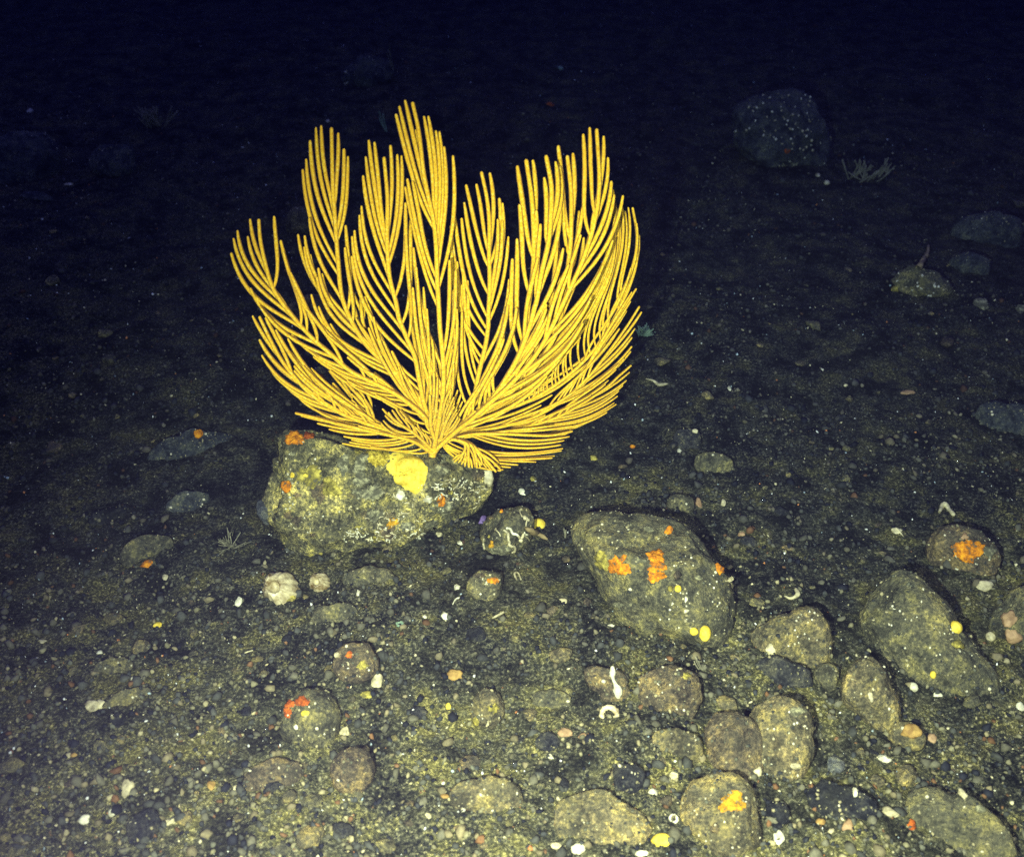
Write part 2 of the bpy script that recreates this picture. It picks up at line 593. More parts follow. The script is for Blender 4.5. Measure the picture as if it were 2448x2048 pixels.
def lump_mesh(P, n, a, b, h, seed, rough=.12, sub=3, nf=6, yaw=0.0, bend=0.0):
    """rounded lump with half-axes a, b and height h, resting on the point P with normal n"""
    d, f = ico(sub)
    rad = facets(d, nf, seed, .58) * 1.12 if nf else np.ones(len(d))
    rad = rad * (1 + rough * fbm(d * 1.8 + seed * 1.7, 4, seed, .62))
    L = d * rad[:, None]
    L = L * np.array((a, b, h))
    if bend:
        L[:, 1] += bend * b * (L[:, 0] / a) ** 2
    n = Vector(n).normalized()
    x = Vector((math.cos(yaw), math.sin(yaw), 0)); x = (x - n * x.dot(n)).normalized()
    y = n.cross(x)
    M = np.array([x[:], y[:], n[:]])
    return L @ M, f

def bit(name, label, cat, mat, px, py, w, h, group=None, seed=0, rough=.12, tall=.8, nf=6, yaw=0.0, bend=0.0, lift=.35, sub=3, parent=None):
    """a small lump on whatever surface lies at (px, py) on the 2100 grid; w, h in the same units"""
    P, n, t, r = surf_hit(px * K, py * K, parent)
    n = (Vector(n) * .5 + Vector((0, -.35, .65)) * .5).normalized()
    s = t / FPX * K
    a = w * .5 * s
    b = h * .5 * s * 1.05
    hh = min(a, b) * tall
    L, f = lump_mesh(P, n, a, b, hh, seed, rough, sub, nf, yaw, bend)
    P = np.array(P + n * hh * lift)
    if parent is not None:
        o = new_obj(name, L + P - parent['base'], f, MAT[mat], parent['root'])
        if label: o['label'] = label
        return o
    o = new_obj(name, L, f, MAT[mat]); o.location = P
    tag(o, label, cat, group)
    return o

# ------------------------------------------------------------------ the stones one can name
BOULDER = rock('boulder', 'large speckled boulder carrying the yellow sea fan', 'boulder',
    V=[(566, 905), (590, 872), (625, 868), (680, 888), (740, 905), (800, 915), (880, 925), (950, 935), (1000, 955), (1018, 985),
       (1010, 1030), (980, 1062), (930, 1085), (870, 1105), (800, 1118), (730, 1130), (660, 1152), (610, 1152), (575, 1125), (556, 1060), (550, 1000), (556, 945)],
    depth=1.15, lift=.32, sub=6, seed=4, rough=.15, nf=18)
PATCHED = rock('boulder', 'broad olive boulder with two orange sponge patches, right of the sea fan', 'olive',
    V=[(1166, 1098), (1200, 1074), (1260, 1060), (1320, 1046), (1370, 1048), (1420, 1070), (1452, 1108), (1480, 1150), (1502, 1200),
       (1518, 1255), (1520, 1310), (1490, 1345), (1430, 1340), (1370, 1325), (1310, 1305), (1262, 1262), (1225, 1205), (1190, 1160), (1166, 1125)],
    depth=.85, lift=.18, sub=6, seed=12, rough=.07, nf=9, crease=[(1185, 1104), (1240, 1112), (1290, 1120), (1330, 1112), (1365, 1094), (1400, 1084)])
WORMY = rock('rock', 'small rounded rock with cream worm tubes, between the two boulders', 'olive',
    V=[(990, 1075), (1010, 1050), (1050, 1040), (1085, 1042), (1098, 1065), (1090, 1100), (1075, 1130), (1040, 1142), (1005, 1135), (988, 1110)],
    depth=1.1, lift=.4, sub=5, seed=21, rough=.08)
RTRI = rock('rock', 'triangular tan rock dotted white, right of the orange-patched boulder', 'tan',
    V=[(1542, 1318), (1570, 1290), (1610, 1262), (1655, 1236), (1690, 1262), (1706, 1310), (1700, 1350), (1660, 1364), (1600, 1358), (1555, 1345)],
    depth=.8, lift=.25, sub=5, seed=24, rough=.06, nf=8)
RBIG = rock('rock', 'broad low olive rock sloping to the right edge, dotted white', 'olive',
    V=[(1762, 1320), (1775, 1260), (1800, 1205), (1840, 1196), (1890, 1225), (1950, 1275), (2010, 1310), (2070, 1345), (2095, 1390), (2050, 1425), (1960, 1440), (1870, 1420), (1800, 1370)],
    depth=.6, lift=.15, sub=6, seed=26, rough=.06, nf=8)
REGG = rock('rock', 'egg-shaped tan rock standing in front of the broad low rock', 'tan',
    V=[(1718, 1420), (1730, 1380), (1762, 1350), (1790, 1358), (1820, 1395), (1850, 1440), (1852, 1480), (1815, 1492), (1765, 1470), (1730, 1450)],
    depth=.9, lift=.3, sub=5, seed=28, rough=.05, nf=8)
RTALL = rock('rock', 'large tan rock with yellow stains, below the triangular tan rock', 'tan',
    V=[(1535, 1470), (1560, 1430), (1600, 1418), (1640, 1440), (1656, 1490), (1658, 1560), (1640, 1620), (1590, 1640), (1545, 1600), (1530, 1530)],
    depth=.7, lift=.2, sub=5, seed=30, rough=.07, nf=8)
RBR1 = rock('rock', 'flat brown rock against the left side of the yellow-stained tan rock', 'brown',
    V=[(1440, 1500), (1455, 1470), (1500, 1460), (1545, 1480), (1560, 1540), (1560, 1600), (1520, 1620), (1470, 1590), (1445, 1550)],
    depth=.7, lift=.2, sub=5, seed=31, rough=.07)
RBR2 = rock('rock', 'tan flat-topped rock with a yellow corner, below the orange-patched boulder', 'brown',
    V=[(1305, 1400), (1340, 1375), (1390, 1368), (1430, 1385), (1440, 1430), (1425, 1470), (1370, 1480), (1320, 1455)],
    depth=.6, lift=.2, sub=5, seed=33, rough=.07)
REDS = rock('rock', 'rounded olive rock with two red-orange sponge patches, at lower left', 'olive',
    V=[(575, 1470), (580, 1432), (610, 1416), (650, 1413), (682, 1430), (697, 1465), (692, 1510), (670, 1545), (630, 1562), (595, 1530)],
    depth=.85, lift=.25, sub=5, seed=35, rough=.06, nf=8)
rock('rock', 'square-shouldered brown rock just below the rock with red-orange patches', 'brown',
    V=[(678, 1600), (686, 1552), (700, 1540), (762, 1552), (764, 1600), (745, 1625), (700, 1625)], depth=.8, lift=.3, sub=4, seed=36, nf=12)
AMBER = rock('rock', 'large olive rock with an amber sponge patch, near the bottom edge', 'tan',
    V=[(1395, 1680), (1400, 1630), (1440, 1598), (1495, 1590), (1530, 1610), (1560, 1660), (1575, 1715), (1540, 1757), (1460, 1765), (1400, 1730)],
    depth=.65, lift=.2, sub=5, seed=38, rough=.06, nf=8)
RSMALL = rock('rock', 'knobbly tan stone with a yellowish top, low in the middle', 'tan',
    V=[(966, 1460), (975, 1425), (1000, 1412), (1025, 1425), (1036, 1460), (1028, 1490), (995, 1498), (970, 1485)], depth=.9, lift=.35, sub=4, seed=40, rough=.12)
ROT = rock('rock', 'oval olive stone with a small orange crust, right of the two barnacles', 'olive',
    V=[(955, 1200), (965, 1178), (1000, 1168), (1032, 1180), (1036, 1210), (1015, 1232), (970, 1228)], depth=.9, lift=.3, sub=4, seed=41)
FARO = rock('rock', 'low dark rock with a square orange sponge patch, near the right edge', 'brown',
    V=[(1895, 1130), (1910, 1090), (1955, 1080), (2010, 1088), (2045, 1120), (2040, 1165), (1990, 1195), (1930, 1180)], depth=.6, lift=.2, sub=5, seed=43, rough=.07)
EDGE = rock('rock', 'olive rock cut off by the right edge, crowned with pink polyps', 'olive',
    V=[(2040, 1290), (2050, 1240), (2085, 1195), (2130, 1190), (2160, 1250), (2150, 1320), (2100, 1350), (2055, 1335)], depth=.8, lift=.3, sub=5, seed=44)
TOPR = rock('boulder', 'grey boulder speckled blue-white, standing in the dark at upper right', 'dim',
    V=[(1495, 235), (1530, 205), (1590, 188), (1640, 192), (1680, 230), (1700, 290), (1708, 340), (1670, 372), (1620, 388), (1565, 365), (1520, 320), (1500, 275)],
    depth=.9, lift=.3, sub=5, seed=46, rough=.09)
TOPM = rock('rock', 'dim low stone in the dark behind the tallest frond tips', 'dim',
    V=[(698, 150), (720, 130), (770, 120), (812, 132), (808, 160), (780, 180), (730, 190), (705, 172)], depth=.8, lift=.3, sub=4, seed=47)
HORNR = rock('rock', 'lumpy stone carrying a tan horn-shaped sponge, in the dark at right', 'olive',
    V=[(1830, 590), (1850, 560), (1890, 550), (1930, 560), (1960, 590), (1945, 615), (1900, 622), (1855, 612)], depth=.9, lift=.3, sub=4, seed=48, rough=.15)
rock('rock', 'large dim rock at the left edge, behind a ragged crust', 'dim', box=(50, 340, 170, 130), depth=.8, lift=.3, sub=5, seed=49)
rock('rock', 'smooth dim rock in the dark, right of the rock at the left edge', 'dim', box=(235, 335, 95, 80), depth=.8, lift=.3, sub=4, seed=50)
rock('rock', 'wide dim slab in the dark near the right edge, above the two pale shells', 'dim', box=(2025, 480, 150, 90), depth=.6, lift=.2, sub=5, seed=51)
rock('rock', 'dim rounded rock below the wide slab, in the dark at right', 'dim', box=(1990, 545, 95, 55), depth=.7, lift=.3, sub=4, seed=52)
rock('rock', 'dark round stone half hidden behind the upper left fronds', 'olive', box=(622, 460, 72, 70), depth=.8, lift=.3, sub=4, seed=53)
rock('rock', 'brownish stone seen in the gap between the left fronds', 'brown', box=(640, 640, 95, 75), depth=.8, lift=.3, sub=4, seed=54)
RBACK = rock('rock', 'stone with a rusty top seen behind the lowest left fronds', 'olive', box=(665, 800, 110, 95), depth=.8, lift=.3, sub=4, seed=55)
rock('rock', 'flat dark olive slab lying well left of the sea fan boulder', 'dim', box=(400, 922, 190, 70), depth=.30, lift=.1, sub=5, seed=56)
rock('rock', 'flat dark olive stone left of the blue-grey pebble', 'dim', box=(385, 1035, 95, 52), depth=.4, lift=.1, sub=4, seed=57)
rock('rock', 'low dark stone far left, in front of the flat olive slabs', 'dark', box=(220, 1063, 80, 42), depth=.5, lift=.2, sub=4, seed=58)
RSPOT = rock('rock', 'brown stone with one round red spot, above the red-patched rock', 'brown', box=(730, 1360, 90, 88), depth=.6, lift=.2, sub=4, seed=59)
rock('rock', 'flat dark stone partly sunk, right of the lower fronds', 'dark', box=(1408, 905, 62, 60), depth=.4, lift=.1, sub=4, seed=60)
rock('rock', 'flat olive stone behind the ledge, right of the lower fronds', 'olive', box=(1462, 955, 84, 58), depth=.4, lift=.15, sub=4, seed=61)
rock('rock', 'small olive stone just behind the ledge of the orange-patched boulder', 'olive', box=(1395, 1035, 58, 42), depth=.7, lift=.3, sub=4, seed=62)
rock('rock', 'black smooth stone near the bottom, left of a white chip', 'dark', box=(1290, 1597, 74, 66), depth=.7, lift=.2, sub=4, seed=63)
rock('rock', 'black stone wedged right of the amber-patched rock', 'dark', box=(1592, 1672, 58, 58), depth=.7, lift=.2, sub=4, seed=64)
rock('rock', 'black stone in front of the orange-patched boulder', 'dark', V=[(1545, 1375), (1570, 1355), (1620, 1352), (1665, 1375), (1672, 1400), (1640, 1415), (1580, 1408)], depth=.6, lift=.2, sub=4, seed=65)
rock('rock', 'squat olive stone wedged between the tan triangle and the egg-shaped rock', 'olive', box=(1696, 1388, 52, 56), depth=.8, lift=.2, sub=4, seed=66)
rock('rock', 'small black block lying left of the red-patched rock', 'dark', box=(241, 1478, 36, 34), depth=.8, lift=.2, sub=4, seed=67)
rock('rock', 'dark bluish stone at the bottom left', 'dark', V=[(255, 1720), (262, 1690), (300, 1662), (332, 1670), (322, 1715), (290, 1740)], depth=.5, lift=.15, sub=4, seed=68)
rock('rock', 'black stone below the pair of pink-brown shells', 'dark', box=(1124, 1524, 56, 44), depth=.6, lift=.2, sub=4, seed=69)
rock('rock', 'flat brown slab at the foot of the white stalked sponge', 'brown', V=[(1195, 1375), (1235, 1368), (1290, 1400), (1300, 1440), (1260, 1455), (1215, 1420)], depth=.4, lift=.1, sub=4, seed=70)
rock('rock', 'broad mud-covered rock at the bottom middle', 'tan', box=(1230, 1690, 210, 120), depth=.4, lift=.1, sub=5, seed=71)
rock('rock', 'low mud-covered mound left of the bottom middle', 'tan', box=(1000, 1640, 160, 90), depth=.35, lift=.1, sub=5, seed=72)
rock('rock', 'flat olive stone below the small round barnacle', 'olive', box=(690, 1262, 105, 52), depth=.4, lift=.1, sub=4, seed=73)
rock('rock', 'low olive stone right of the small round barnacle', 'olive', box=(760, 1190, 120, 52), depth=.4, lift=.1, sub=4, seed=74)
rock('rock', 'dim rounded rock at the right edge below the slab', 'dim', box=(2070, 870, 130, 90), depth=.6, lift=.2, sub=5, seed=75)
rock('rock', 'brown stone topped with an amber crust, right of the egg-shaped rock', 'tan', box=(1858, 1512, 82, 58), depth=.8, lift=.25, sub=4, seed=76)
rock('rock', 'large low dark rock in the bottom right corner', 'olive', box=(1960, 1700, 240, 130), depth=.5, lift=.12, sub=5, seed=77)
rock('rock', 'dark flat rock left of the large rock in the bottom right corner', 'dark', box=(1730, 1650, 150, 90), depth=.35, lift=.1, sub=4, seed=78)
rock('rock', 'olive stone beside the two red crusts on the left foreground mud', 'olive', box=(300, 1130, 110, 60), depth=.4, lift=.1, sub=4, seed=79)
rock('rock', 'flat olive stone in the left foreground near the pale lobed sponge', 'olive', box=(232, 1370, 80, 46), depth=.4, lift=.1, sub=4, seed=80)
rock('rock', 'low olive stone, left foreground, beneath a tan shell chip', 'olive', box=(262, 1440, 100, 50), depth=.35, lift=.1, sub=4, seed=81)
rock('rock', 'brownish mound on the bottom edge at left', 'brown', box=(560, 1600, 130, 80), depth=.4, lift=.1, sub=4, seed=82)
rock('rock', 'low dark lump in the lower middle, right of the knobbly tan stone', 'olive', box=(1130, 1440, 90, 52), depth=.4, lift=.1, sub=4, seed=83)
rock('rock', 'flat stone with olive mud, left of the black stone near the bottom', 'tan', box=(1385, 1530, 110, 70), depth=.4, lift=.1, sub=4, seed=84)

# ------------------------------------------------------------------ growths on the stones (parts of them)
def circ(cx, cy, rx, ry=None, n=12, j=.12, seed=0):
    g = np.random.default_rng(seed + int(cx) * 7 + int(cy)); ry = ry or rx
    return [(cx + math.cos(i / n * 6.2832) * rx * (1 + j * g.uniform(-1, 1)), cy + math.sin(i / n * 6.2832) * ry * (1 + j * g.uniform(-1, 1))) for i in range(n)]
patch(BOULDER, [(751, 917), (777, 913), (801, 915), (804, 928), (790, 950), (769, 959), (759, 950), (754, 936)], 'pityellow', 'sponge_crust', 5, 'pitted yellow sponge crust under the fronds')
patch(BOULDER, circ(675, 996, 15, 20), 'dullyellow', 'sponge_crust', 6)
patch(BOULDER, circ(690, 1008, 12, 10), 'dullyellow', 'sponge_crust', 5)
patch(BOULDER, circ(634, 975, 26, 22), 'dullyellow', 'sponge_crust', 2.5)
patch(BOULDER, circ(655, 1010, 20, 22), 'brown', 'stain', 1.5)
patch(BOULDER, circ(604, 898, 22, 15), 'orange', 'sponge_crust', 4, 'orange crust on the shoulder of the stone')
patch(BOULDER, circ(632, 893, 12, 7), 'red', 'sponge_crust', 3, 'dull red crust')
patch(BOULDER, circ(650, 1145, 36, 9), 'dullyellow', 'sponge_crust', 4)
patch(BOULDER, circ(737, 960, 12, 30), 'palegrey', 'pale_crust', 2)
patch(BOULDER, circ(704, 950, 12, 22), 'palegrey', 'pale_crust', 2)
patch(BOULDER, circ(765, 1010, 24, 16), 'palegrey', 'pale_crust', 3)
patch(BOULDER, circ(768, 1055, 20, 14), 'palegrey', 'pale_crust', 4)
patch(BOULDER, circ(740, 985, 18, 12), 'palegrey', 'pale_crust', 2)
patch(BOULDER, circ(1002, 1050, 14, 22), 'palegrey', 'pale_crust', 2)
patch(BOULDER, circ(915, 1045, 14, 22), 'palegrey', 'pale_crust', 2)
patch(BOULDER, circ(905, 1028, 10, 14), 'orange', 'sponge_crust', 2)
patch(BOULDER, [(796, 1070), (812, 1062), (818, 1068), (808, 1078), (790, 1080)], 'amber', 'sponge_crust', 3)
patch(PATCHED, [(1250, 1142), (1262, 1136), (1286, 1138), (1284, 1146), (1270, 1148), (1272, 1156), (1290, 1156), (1293, 1168), (1286, 1178), (1268, 1180), (1252, 1170), (1247, 1155)],
      'orange', 'sponge_crust', 4, 'hook-shaped orange crust')
patch(PATCHED, circ(1346, 1140, 20, 16, j=.25), 'orange', 'sponge_crust', 4)
patch(PATCHED, circ(1349, 1160, 20, 14, j=.25), 'orange', 'sponge_crust', 4)
patch(PATCHED, circ(1344, 1182, 17, 13, j=.25), 'orange', 'sponge_crust', 4)
patch(PATCHED, [(1220, 1128), (1234, 1130), (1246, 1150), (1246, 1168), (1234, 1170), (1222, 1150)], 'dullyellow', 'sponge_crust', 4, 'dull yellow crust beside the hook-shaped one')
patch(PATCHED, circ(1306, 1150, 16, 7), 'palegrey', 'pale_crust', 2)
patch(PATCHED, circ(1266, 1240, 14, 5), 'palegrey', 'pale_crust', 2)
patch(REDS, circ(620, 1437, 16, 11), 'red', 'sponge_crust', 3, 'larger right-hand red-orange crust')
patch(REDS, circ(593, 1442, 12, 9), 'red', 'sponge_crust', 3)
patch(REDS, circ(590, 1460, 9, 12), 'red', 'sponge_crust', 2)
patch(AMBER, [(1478, 1650), (1488, 1625), (1500, 1620), (1516, 1624), (1528, 1640), (1532, 1655), (1512, 1660), (1492, 1662), (1480, 1668)], 'amber', 'sponge_crust', 4, 'bright amber crust with ragged edge')
patch(AMBER, circ(1466, 1698, 10, 12), 'brown', 'sponge_crust', 3)
patch(FARO, [(1948, 1120), (1968, 1114), (2014, 1118), (2020, 1124), (2010, 1140), (2000, 1152), (1975, 1148), (1950, 1136)], 'orange', 'sponge_crust', 4, 'square orange crust')
patch(FARO, circ(1978, 1100, 8, 7), 'pink', 'sponge_crust', 4)
patch(FARO, circ(2030, 1130, 14, 12), 'palegrey', 'pale_crust', 3)
patch(RSPOT, circ(717, 1342, 8, 8), 'red', 'red_spot', 3, 'round red spot of sponge')
patch(RSPOT, circ(744, 1364, 12, 10), 'dullyellow', 'stain', 1)
patch(ROT, circ(1012, 1190, 14, 6), 'orange', 'sponge_crust', 3)
patch(ROT, circ(985, 1180, 14, 5), 'brown', 'sponge_crust', 2)
patch(RSMALL, circ(1012, 1452, 12, 10), 'dullyellow', 'stain', 2)
patch(RSMALL, circ(975, 1480, 8, 12), 'dullyellow', 'stain', 2)
patch(RTALL, circ(1600, 1500, 30, 26, j=.3), 'tan', 'stain', 1)
patch(RTALL, circ(1635, 1458, 18, 10), 'palegrey', 'pale_crust', 2)
patch(RBR2, circ(1408, 1385, 8, 8), 'dullyellow', 'stain', 2)
patch(RBACK, circ(643, 776, 20, 12), 'red', 'sponge_crust', 3)
patch(TOPR, circ(1620, 350, 24, 14), 'palegrey', 'pale_crust', 3)
patch(TOPR, circ(1614, 310, 6, 5), 'red', 'sponge_crust', 3)
patch(WORMY, circ(1028, 1128, 24, 10), 'palegrey', 'pale_crust', 4)
patch(WORMY, circ(1008, 1118, 6, 5), 'amber', 'sponge_crust', 4)
patch(WORMY, circ(1004, 1060, 8, 5), 'brown', 'sponge_crust', 3)

gc = np.random.default_rng(77)
for i in range(30):
    x, y = gc.uniform(575, 985), gc.uniform(925, 1120)
    if surf_hit(x * K, y * K)[3] is not BOULDER or (780 < x < 890 and y < 1020): continue
    r1_ = gc.uniform(5, 17)
    patch(BOULDER, circ(x, y, r1_, r1_ * gc.uniform(.5, 1), j=.3, seed=i), ['palegrey', 'dullyellow', 'palegrey', 'tan', 'brown'][i % 5], 'pale_crust', gc.uniform(1, 2.5), seed=i)
# big free-standing plate of yellow sponge at the foot of the sea fan
def plate_sponge():
    out = [(799, 928), (810, 925), (837, 929), (856, 936), (873, 950), (879, 966), (875, 985), (864, 1006), (853, 1015), (840, 1007), (823, 996), (810, 991), (804, 974), (790, 959), (797, 947)]
    o = patch(BOULDER, out, 'yellow', 'plate_sponge', 6, lump=.3, seed=5, ragged=False)
    mw = o.matrix_basis.copy()
    o.parent = None
    o.location = BOULDER['base']
    tag(o, 'smooth bright yellow sponge lobe on the boulder, just left of the sea fan base', 'sponge')
plate_sponge()

# ------------------------------------------------------------------ the sea fan
def Z(k, pts):
    ox, oy = {1: (520, 220), 2: (1040, 220), 3: (520, 680), 4: (1000, 680)}[k]
    return [(ox + x / 3.1375, oy + y / 3.1375) for x, y in pts]
BASE_PX = (1033.0, 1100.0)
base_hit = surf_hit(*BASE_PX)
YF = base_hit[0][1] + 0.012
D0 = (YF / float(ray(*BASE_PX)[1])) * float(ray(*BASE_PX) @ FV)
SPX = D0 / FPX                       # metres per photo pixel at the fan

def fan_pt(px, py, dy):
    """point of the fan: it stands upright on the boulder and curls away from the viewer on its right side"""
    curl = .085 * max(0.0, (px - 1230) / 300.0) ** 2 + .03 * max(0.0, (760 - px) / 250.0) ** 2
    far = min(1.0, math.hypot(px - BASE_PX[0], py - BASE_PX[1]) / 160.0)
    d = ray(px, py)
    t = (YF + (dy + curl) * far) / d[1]
    return CAM + d * t

def rot(v, a):
    c, s = math.cos(a), math.sin(a)
    return np.array((v[0] * c - v[1] * s, v[0] * s + v[1] * c))

fan = empty('sea_fan', tuple(base_hit[0]))
tag(fan, 'tall bright yellow sea fan coral with feathery fronds on the speckled boulder', 'sea fan')
FB = np.array(base_hit[0])

def frond(axis, left, right, dy=0.0, r0=5.8, r1=4.7, gap=27, L0=95, name='frond', kk=1.15, seed=0):
    g = np.random.default_rng(seed + 77)
    A, S = polyline(axis, 160)
    total = S[-1]
    sw = Sweep(10)
    # the axis itself, thick below
    tt = S / total
    dist0 = np.hypot(A[:, 0] - BASE_PX[0], A[:, 1] - BASE_PX[1])
    ra = np.interp(tt, [0, .25, .8, 1], [r0 * 1.15, r0, r1, r1 * .82]) * SPX
    P3 = np.array([fan_pt(a[0], a[1], dy) for a in A])
    sel = np.arange(0, 160, 3)
    sw.add(P3[sel] - FB, ra[sel], ref=(0, 1, 0), bump=.05)
    T = np.gradient(A, axis=0); T /= np.maximum(np.hypot(T[:, 0], T[:, 1]), 1e-9)[:, None]
    def near(q):
        i = int(np.argmin(np.hypot(A[:, 0] - q[0], A[:, 1] - q[1])))
        return i
    for side, tips in ((-1, left), (1, right)):
        if not tips:
            continue
        full = []
        for i, q in enumerate(tips):
            full.append((np.array(q, float), True))
            if i + 1 < len(tips):
                n = np.array(tips[i + 1], float)
                d = float(np.hypot(*(n - q)))
                for j in range(1, int(d / 3)):
                    f = j * 3 / d
                    full.append((np.array(q) * (1 - f) + n * f, False))
                    if (1 - f) * d < gap * .62:
                        break
        lastB = None
        prev = 1e9
        for q, real in full:
            i1 = near(q)
            dperp = float(np.hypot(*(A[i1] - q)))
            beyond = max(0.0, float((q - A[-1]) @ T[-1])) if i1 >= 158 else 0.0
            s1 = S[i1] + beyond
            near_base = math.hypot(q[0] - BASE_PX[0], q[1] - BASE_PX[1])
            rt = (2.9 + (r1 - 2.9) * min(1.0, near_base / 480.0)) if r1 > 4.4 else r1 * (.78 + .22 * min(1.0, near_base / 560))
            if not real:
                sep = rt * 2.45
                if lastB is not None and np.hypot(lastB[:, 0] - q[0], lastB[:, 1] - q[1]).min() < sep * g.uniform(.95, 1.25):
                    continue
                if dperp < sep:
                    continue
                q = q + T[i1] * g.uniform(-16, 14) * min(1, near_base / 500)
            Lq = L0 * 1.45 * min(1.0, .22 + near_base / 520.0)
            s0 = s1 - kk * dperp - Lq * g.uniform(.85, 1.15)
            s0 = min(s0, prev - (g.uniform(22, 38) if prev > total * .45 else g.uniform(13, 24)) * rt / 5.6, total * .93)
            if s0 < 3:
                s0 = g.uniform(1, 10)
            prev = s0
            i0 = int(np.clip(np.searchsorted(S, s0), 0, 158))
            a0 = A[i0]
            ch = q - a0
            cl = float(np.hypot(*ch))
            if cl < 6:
                continue
            cd = ch / cl
            t0 = T[i0]
            al = math.atan2(t0[0] * cd[1] - t0[1] * cd[0], t0 @ cd)
            al = max(-1.2, min(1.2, al))
            d0 = rot(t0, al * 1.9)
            d3 = cd * .12 + T[i1] * .9
            d3 /= np.hypot(*d3)
            b1 = a0 + d0 * cl * .26
            b2 = q - d3 * cl * .50
            n = int(np.clip(cl / 8, 8, 26))
            u = np.linspace(0, 1, n)[:, None]
            B = (1 - u) ** 3 * a0 + 3 * (1 - u) ** 2 * u * b1 + 3 * (1 - u) * u ** 2 * b2 + u ** 3 * q
            wob = g.uniform(-1, 1) * 2.2
            B = B + np.stack([np.sin(u[:, 0] * 5 + g.uniform(0, 6)) * wob * u[:, 0] * (1 - u[:, 0]) * 3, 0 * u[:, 0]], -1)
            jz = g.uniform(-.010, .010)
            C3 = np.array([fan_pt(b[0], b[1], dy + jz * float(w) + .004 * math.sin(3 * float(w))) for b, w in zip(B, u[:, 0])])
            lastB = B
            rt *= g.uniform(.93, 1.06)
            rr = np.interp(u[:, 0], [0, .15, .7, .92, 1], [rt * .6, rt * .8, rt, rt * .88, rt * g.uniform(.5, .72)]) * SPX
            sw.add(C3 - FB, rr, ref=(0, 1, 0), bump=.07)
    return sw.build(name, MAT['coral'], fan)

def tube_part(name, pts, rads, dy=0.0):
    A, S = polyline(pts, 24)
    sw = Sweep(14)
    sw.add(np.array([fan_pt(a[0], a[1], dy) for a in A]) - FB, np.interp(np.linspace(0, 1, 24), np.linspace(0, 1, len(rads)), rads) * SPX, ref=(0, 1, 0), bump=.03)
    return sw.build(name, MAT['coral'], fan)

tube_part('holdfast', Z(3, [(1606, 1345), (1610, 1310), (1614, 1270), (1620, 1225)]), [11.5, 10, 9.5, 9])
tube_part('stem', Z(3, [(1612, 1270), (1622, 1200), (1640, 1130), (1652, 1040), (1668, 960)]), [10, 10.5, 10.5, 9, 7])
tube_part('limb', Z(4, [(105, 1270), (140, 1215), (190, 1165), (250, 1115), (330, 1050), (420, 960)]), [9, 9.5, 10, 10, 8, 6.5])
tube_part('limb', Z(3, [(1630, 1160), (1600, 1060), (1560, 950), (1520, 850)]), [8.5, 9, 8.5, 7])

# A: lowest of the big left fronds, forking at its end
frond(Z(3, [(1625, 1130), (1560, 1000), (1450, 900), (1320, 810), (1180, 740), (1000, 650), (850, 520), (680, 370), (480, 130)]) + Z(1, [(400, 1430), (350, 1250), (320, 1100), (310, 965)]),
      Z(1, [(245, 960), (228, 1090), (150, 1045), (105, 1215), (250, 1480), (320, 1610)]) + Z(3, [(560, 380), (685, 495), (725, 545), (800, 595), (850, 650), (980, 725), (1035, 775), (1190, 830), (1245, 875), (1330, 930)]),
      Z(1, [(425, 940), (497, 1210), (550, 1360)]) + Z(3, [(640, 150), (740, 268), (820, 378), (980, 548), (1100, 640)]), dy=-.012, seed=1, L0=100)
# B
frond(Z(3, [(1640, 1100), (1570, 950), (1500, 830), (1400, 720), (1280, 610), (1150, 490), (1060, 370), (985, 230)]) + Z(1, [(930, 1520), (905, 1270), (885, 1000), (865, 700), (855, 280)]),
      Z(1, [(778, 260), (695, 375), (640, 590), (690, 955), (655, 1085), (605, 1075), (785, 1370), (705, 1525)]) + Z(3, [(760, 170), (850, 300), (985, 498), (1010, 540), (1180, 660), (1300, 760)]),
      Z(1, [(905, 315), (978, 490), (958, 1175), (1040, 1700)]) + Z(3, [(1090, 330), (1200, 480), (1310, 600), (1400, 680)]), dy=.004, seed=2, L0=120)
frond(Z(3, [(1230, 580), (1140, 430), (1095, 300), (1080, 200)]) + Z(1, [(1078, 1560), (1075, 1475)]),
      Z(1, [(995, 1350), (1030, 1620)]) + Z(3, [(1050, 260)]), Z(1, [(1098, 1540)]), dy=.014, seed=3, r0=4.6, r1=4.4, L0=30)
# C
frond(Z(3, [(1645, 1100), (1570, 950), (1540, 850), (1510, 700), (1480, 540), (1420, 400), (1360, 250)]) + Z(1, [(1340, 1580), (1290, 1380), (1272, 1100), (1275, 800), (1250, 500)]),
      Z(1, [(1178, 385), (1135, 370), (1065, 930), (1010, 1090), (1008, 1240)]) + Z(3, [(1130, 152), (1135, 232), (1170, 250), (1135, 330), (1310, 505), (1360, 620)]),
      Z(1, [(1298, 410), (1380, 485), (1410, 840), (1450, 960), (1415, 1080)]) + Z(3, [(1440, 185), (1500, 40), (1600, 385), (1590, 745), (1600, 835)]), dy=-.004, seed=4, L0=130)
# D: the tallest
frond(Z(3, [(1625, 1220), (1650, 1080), (1688, 850), (1695, 600), (1668, 330)]) + Z(1, [(1662, 1650), (1648, 1400), (1640, 1150), (1618, 950), (1580, 780), (1545, 600), (1510, 300), (1465, 90)]),
      Z(1, [(1408, 70), (1365, 115), (1340, 175), (1465, 680), (1425, 660), (1410, 720), (1490, 1320), (1545, 1470), (1500, 1400)]) + Z(3, [(1465, 30), (1570, 190), (1625, 500), (1650, 700), (1620, 670)]),
      Z(1, [(1490, 290), (1550, 190), (1582, 190), (1665, 305), (1700, 420), (1766, 485), (1740, 1270), (1786, 1350), (1771, 1490)]) + Z(4, [(265, 55), (290, 190), (270, 330), (285, 370), (262, 490), (265, 600), (245, 790), (270, 850), (265, 915), (295, 990)]),
      dy=-.02, seed=5, L0=150, gap=25)
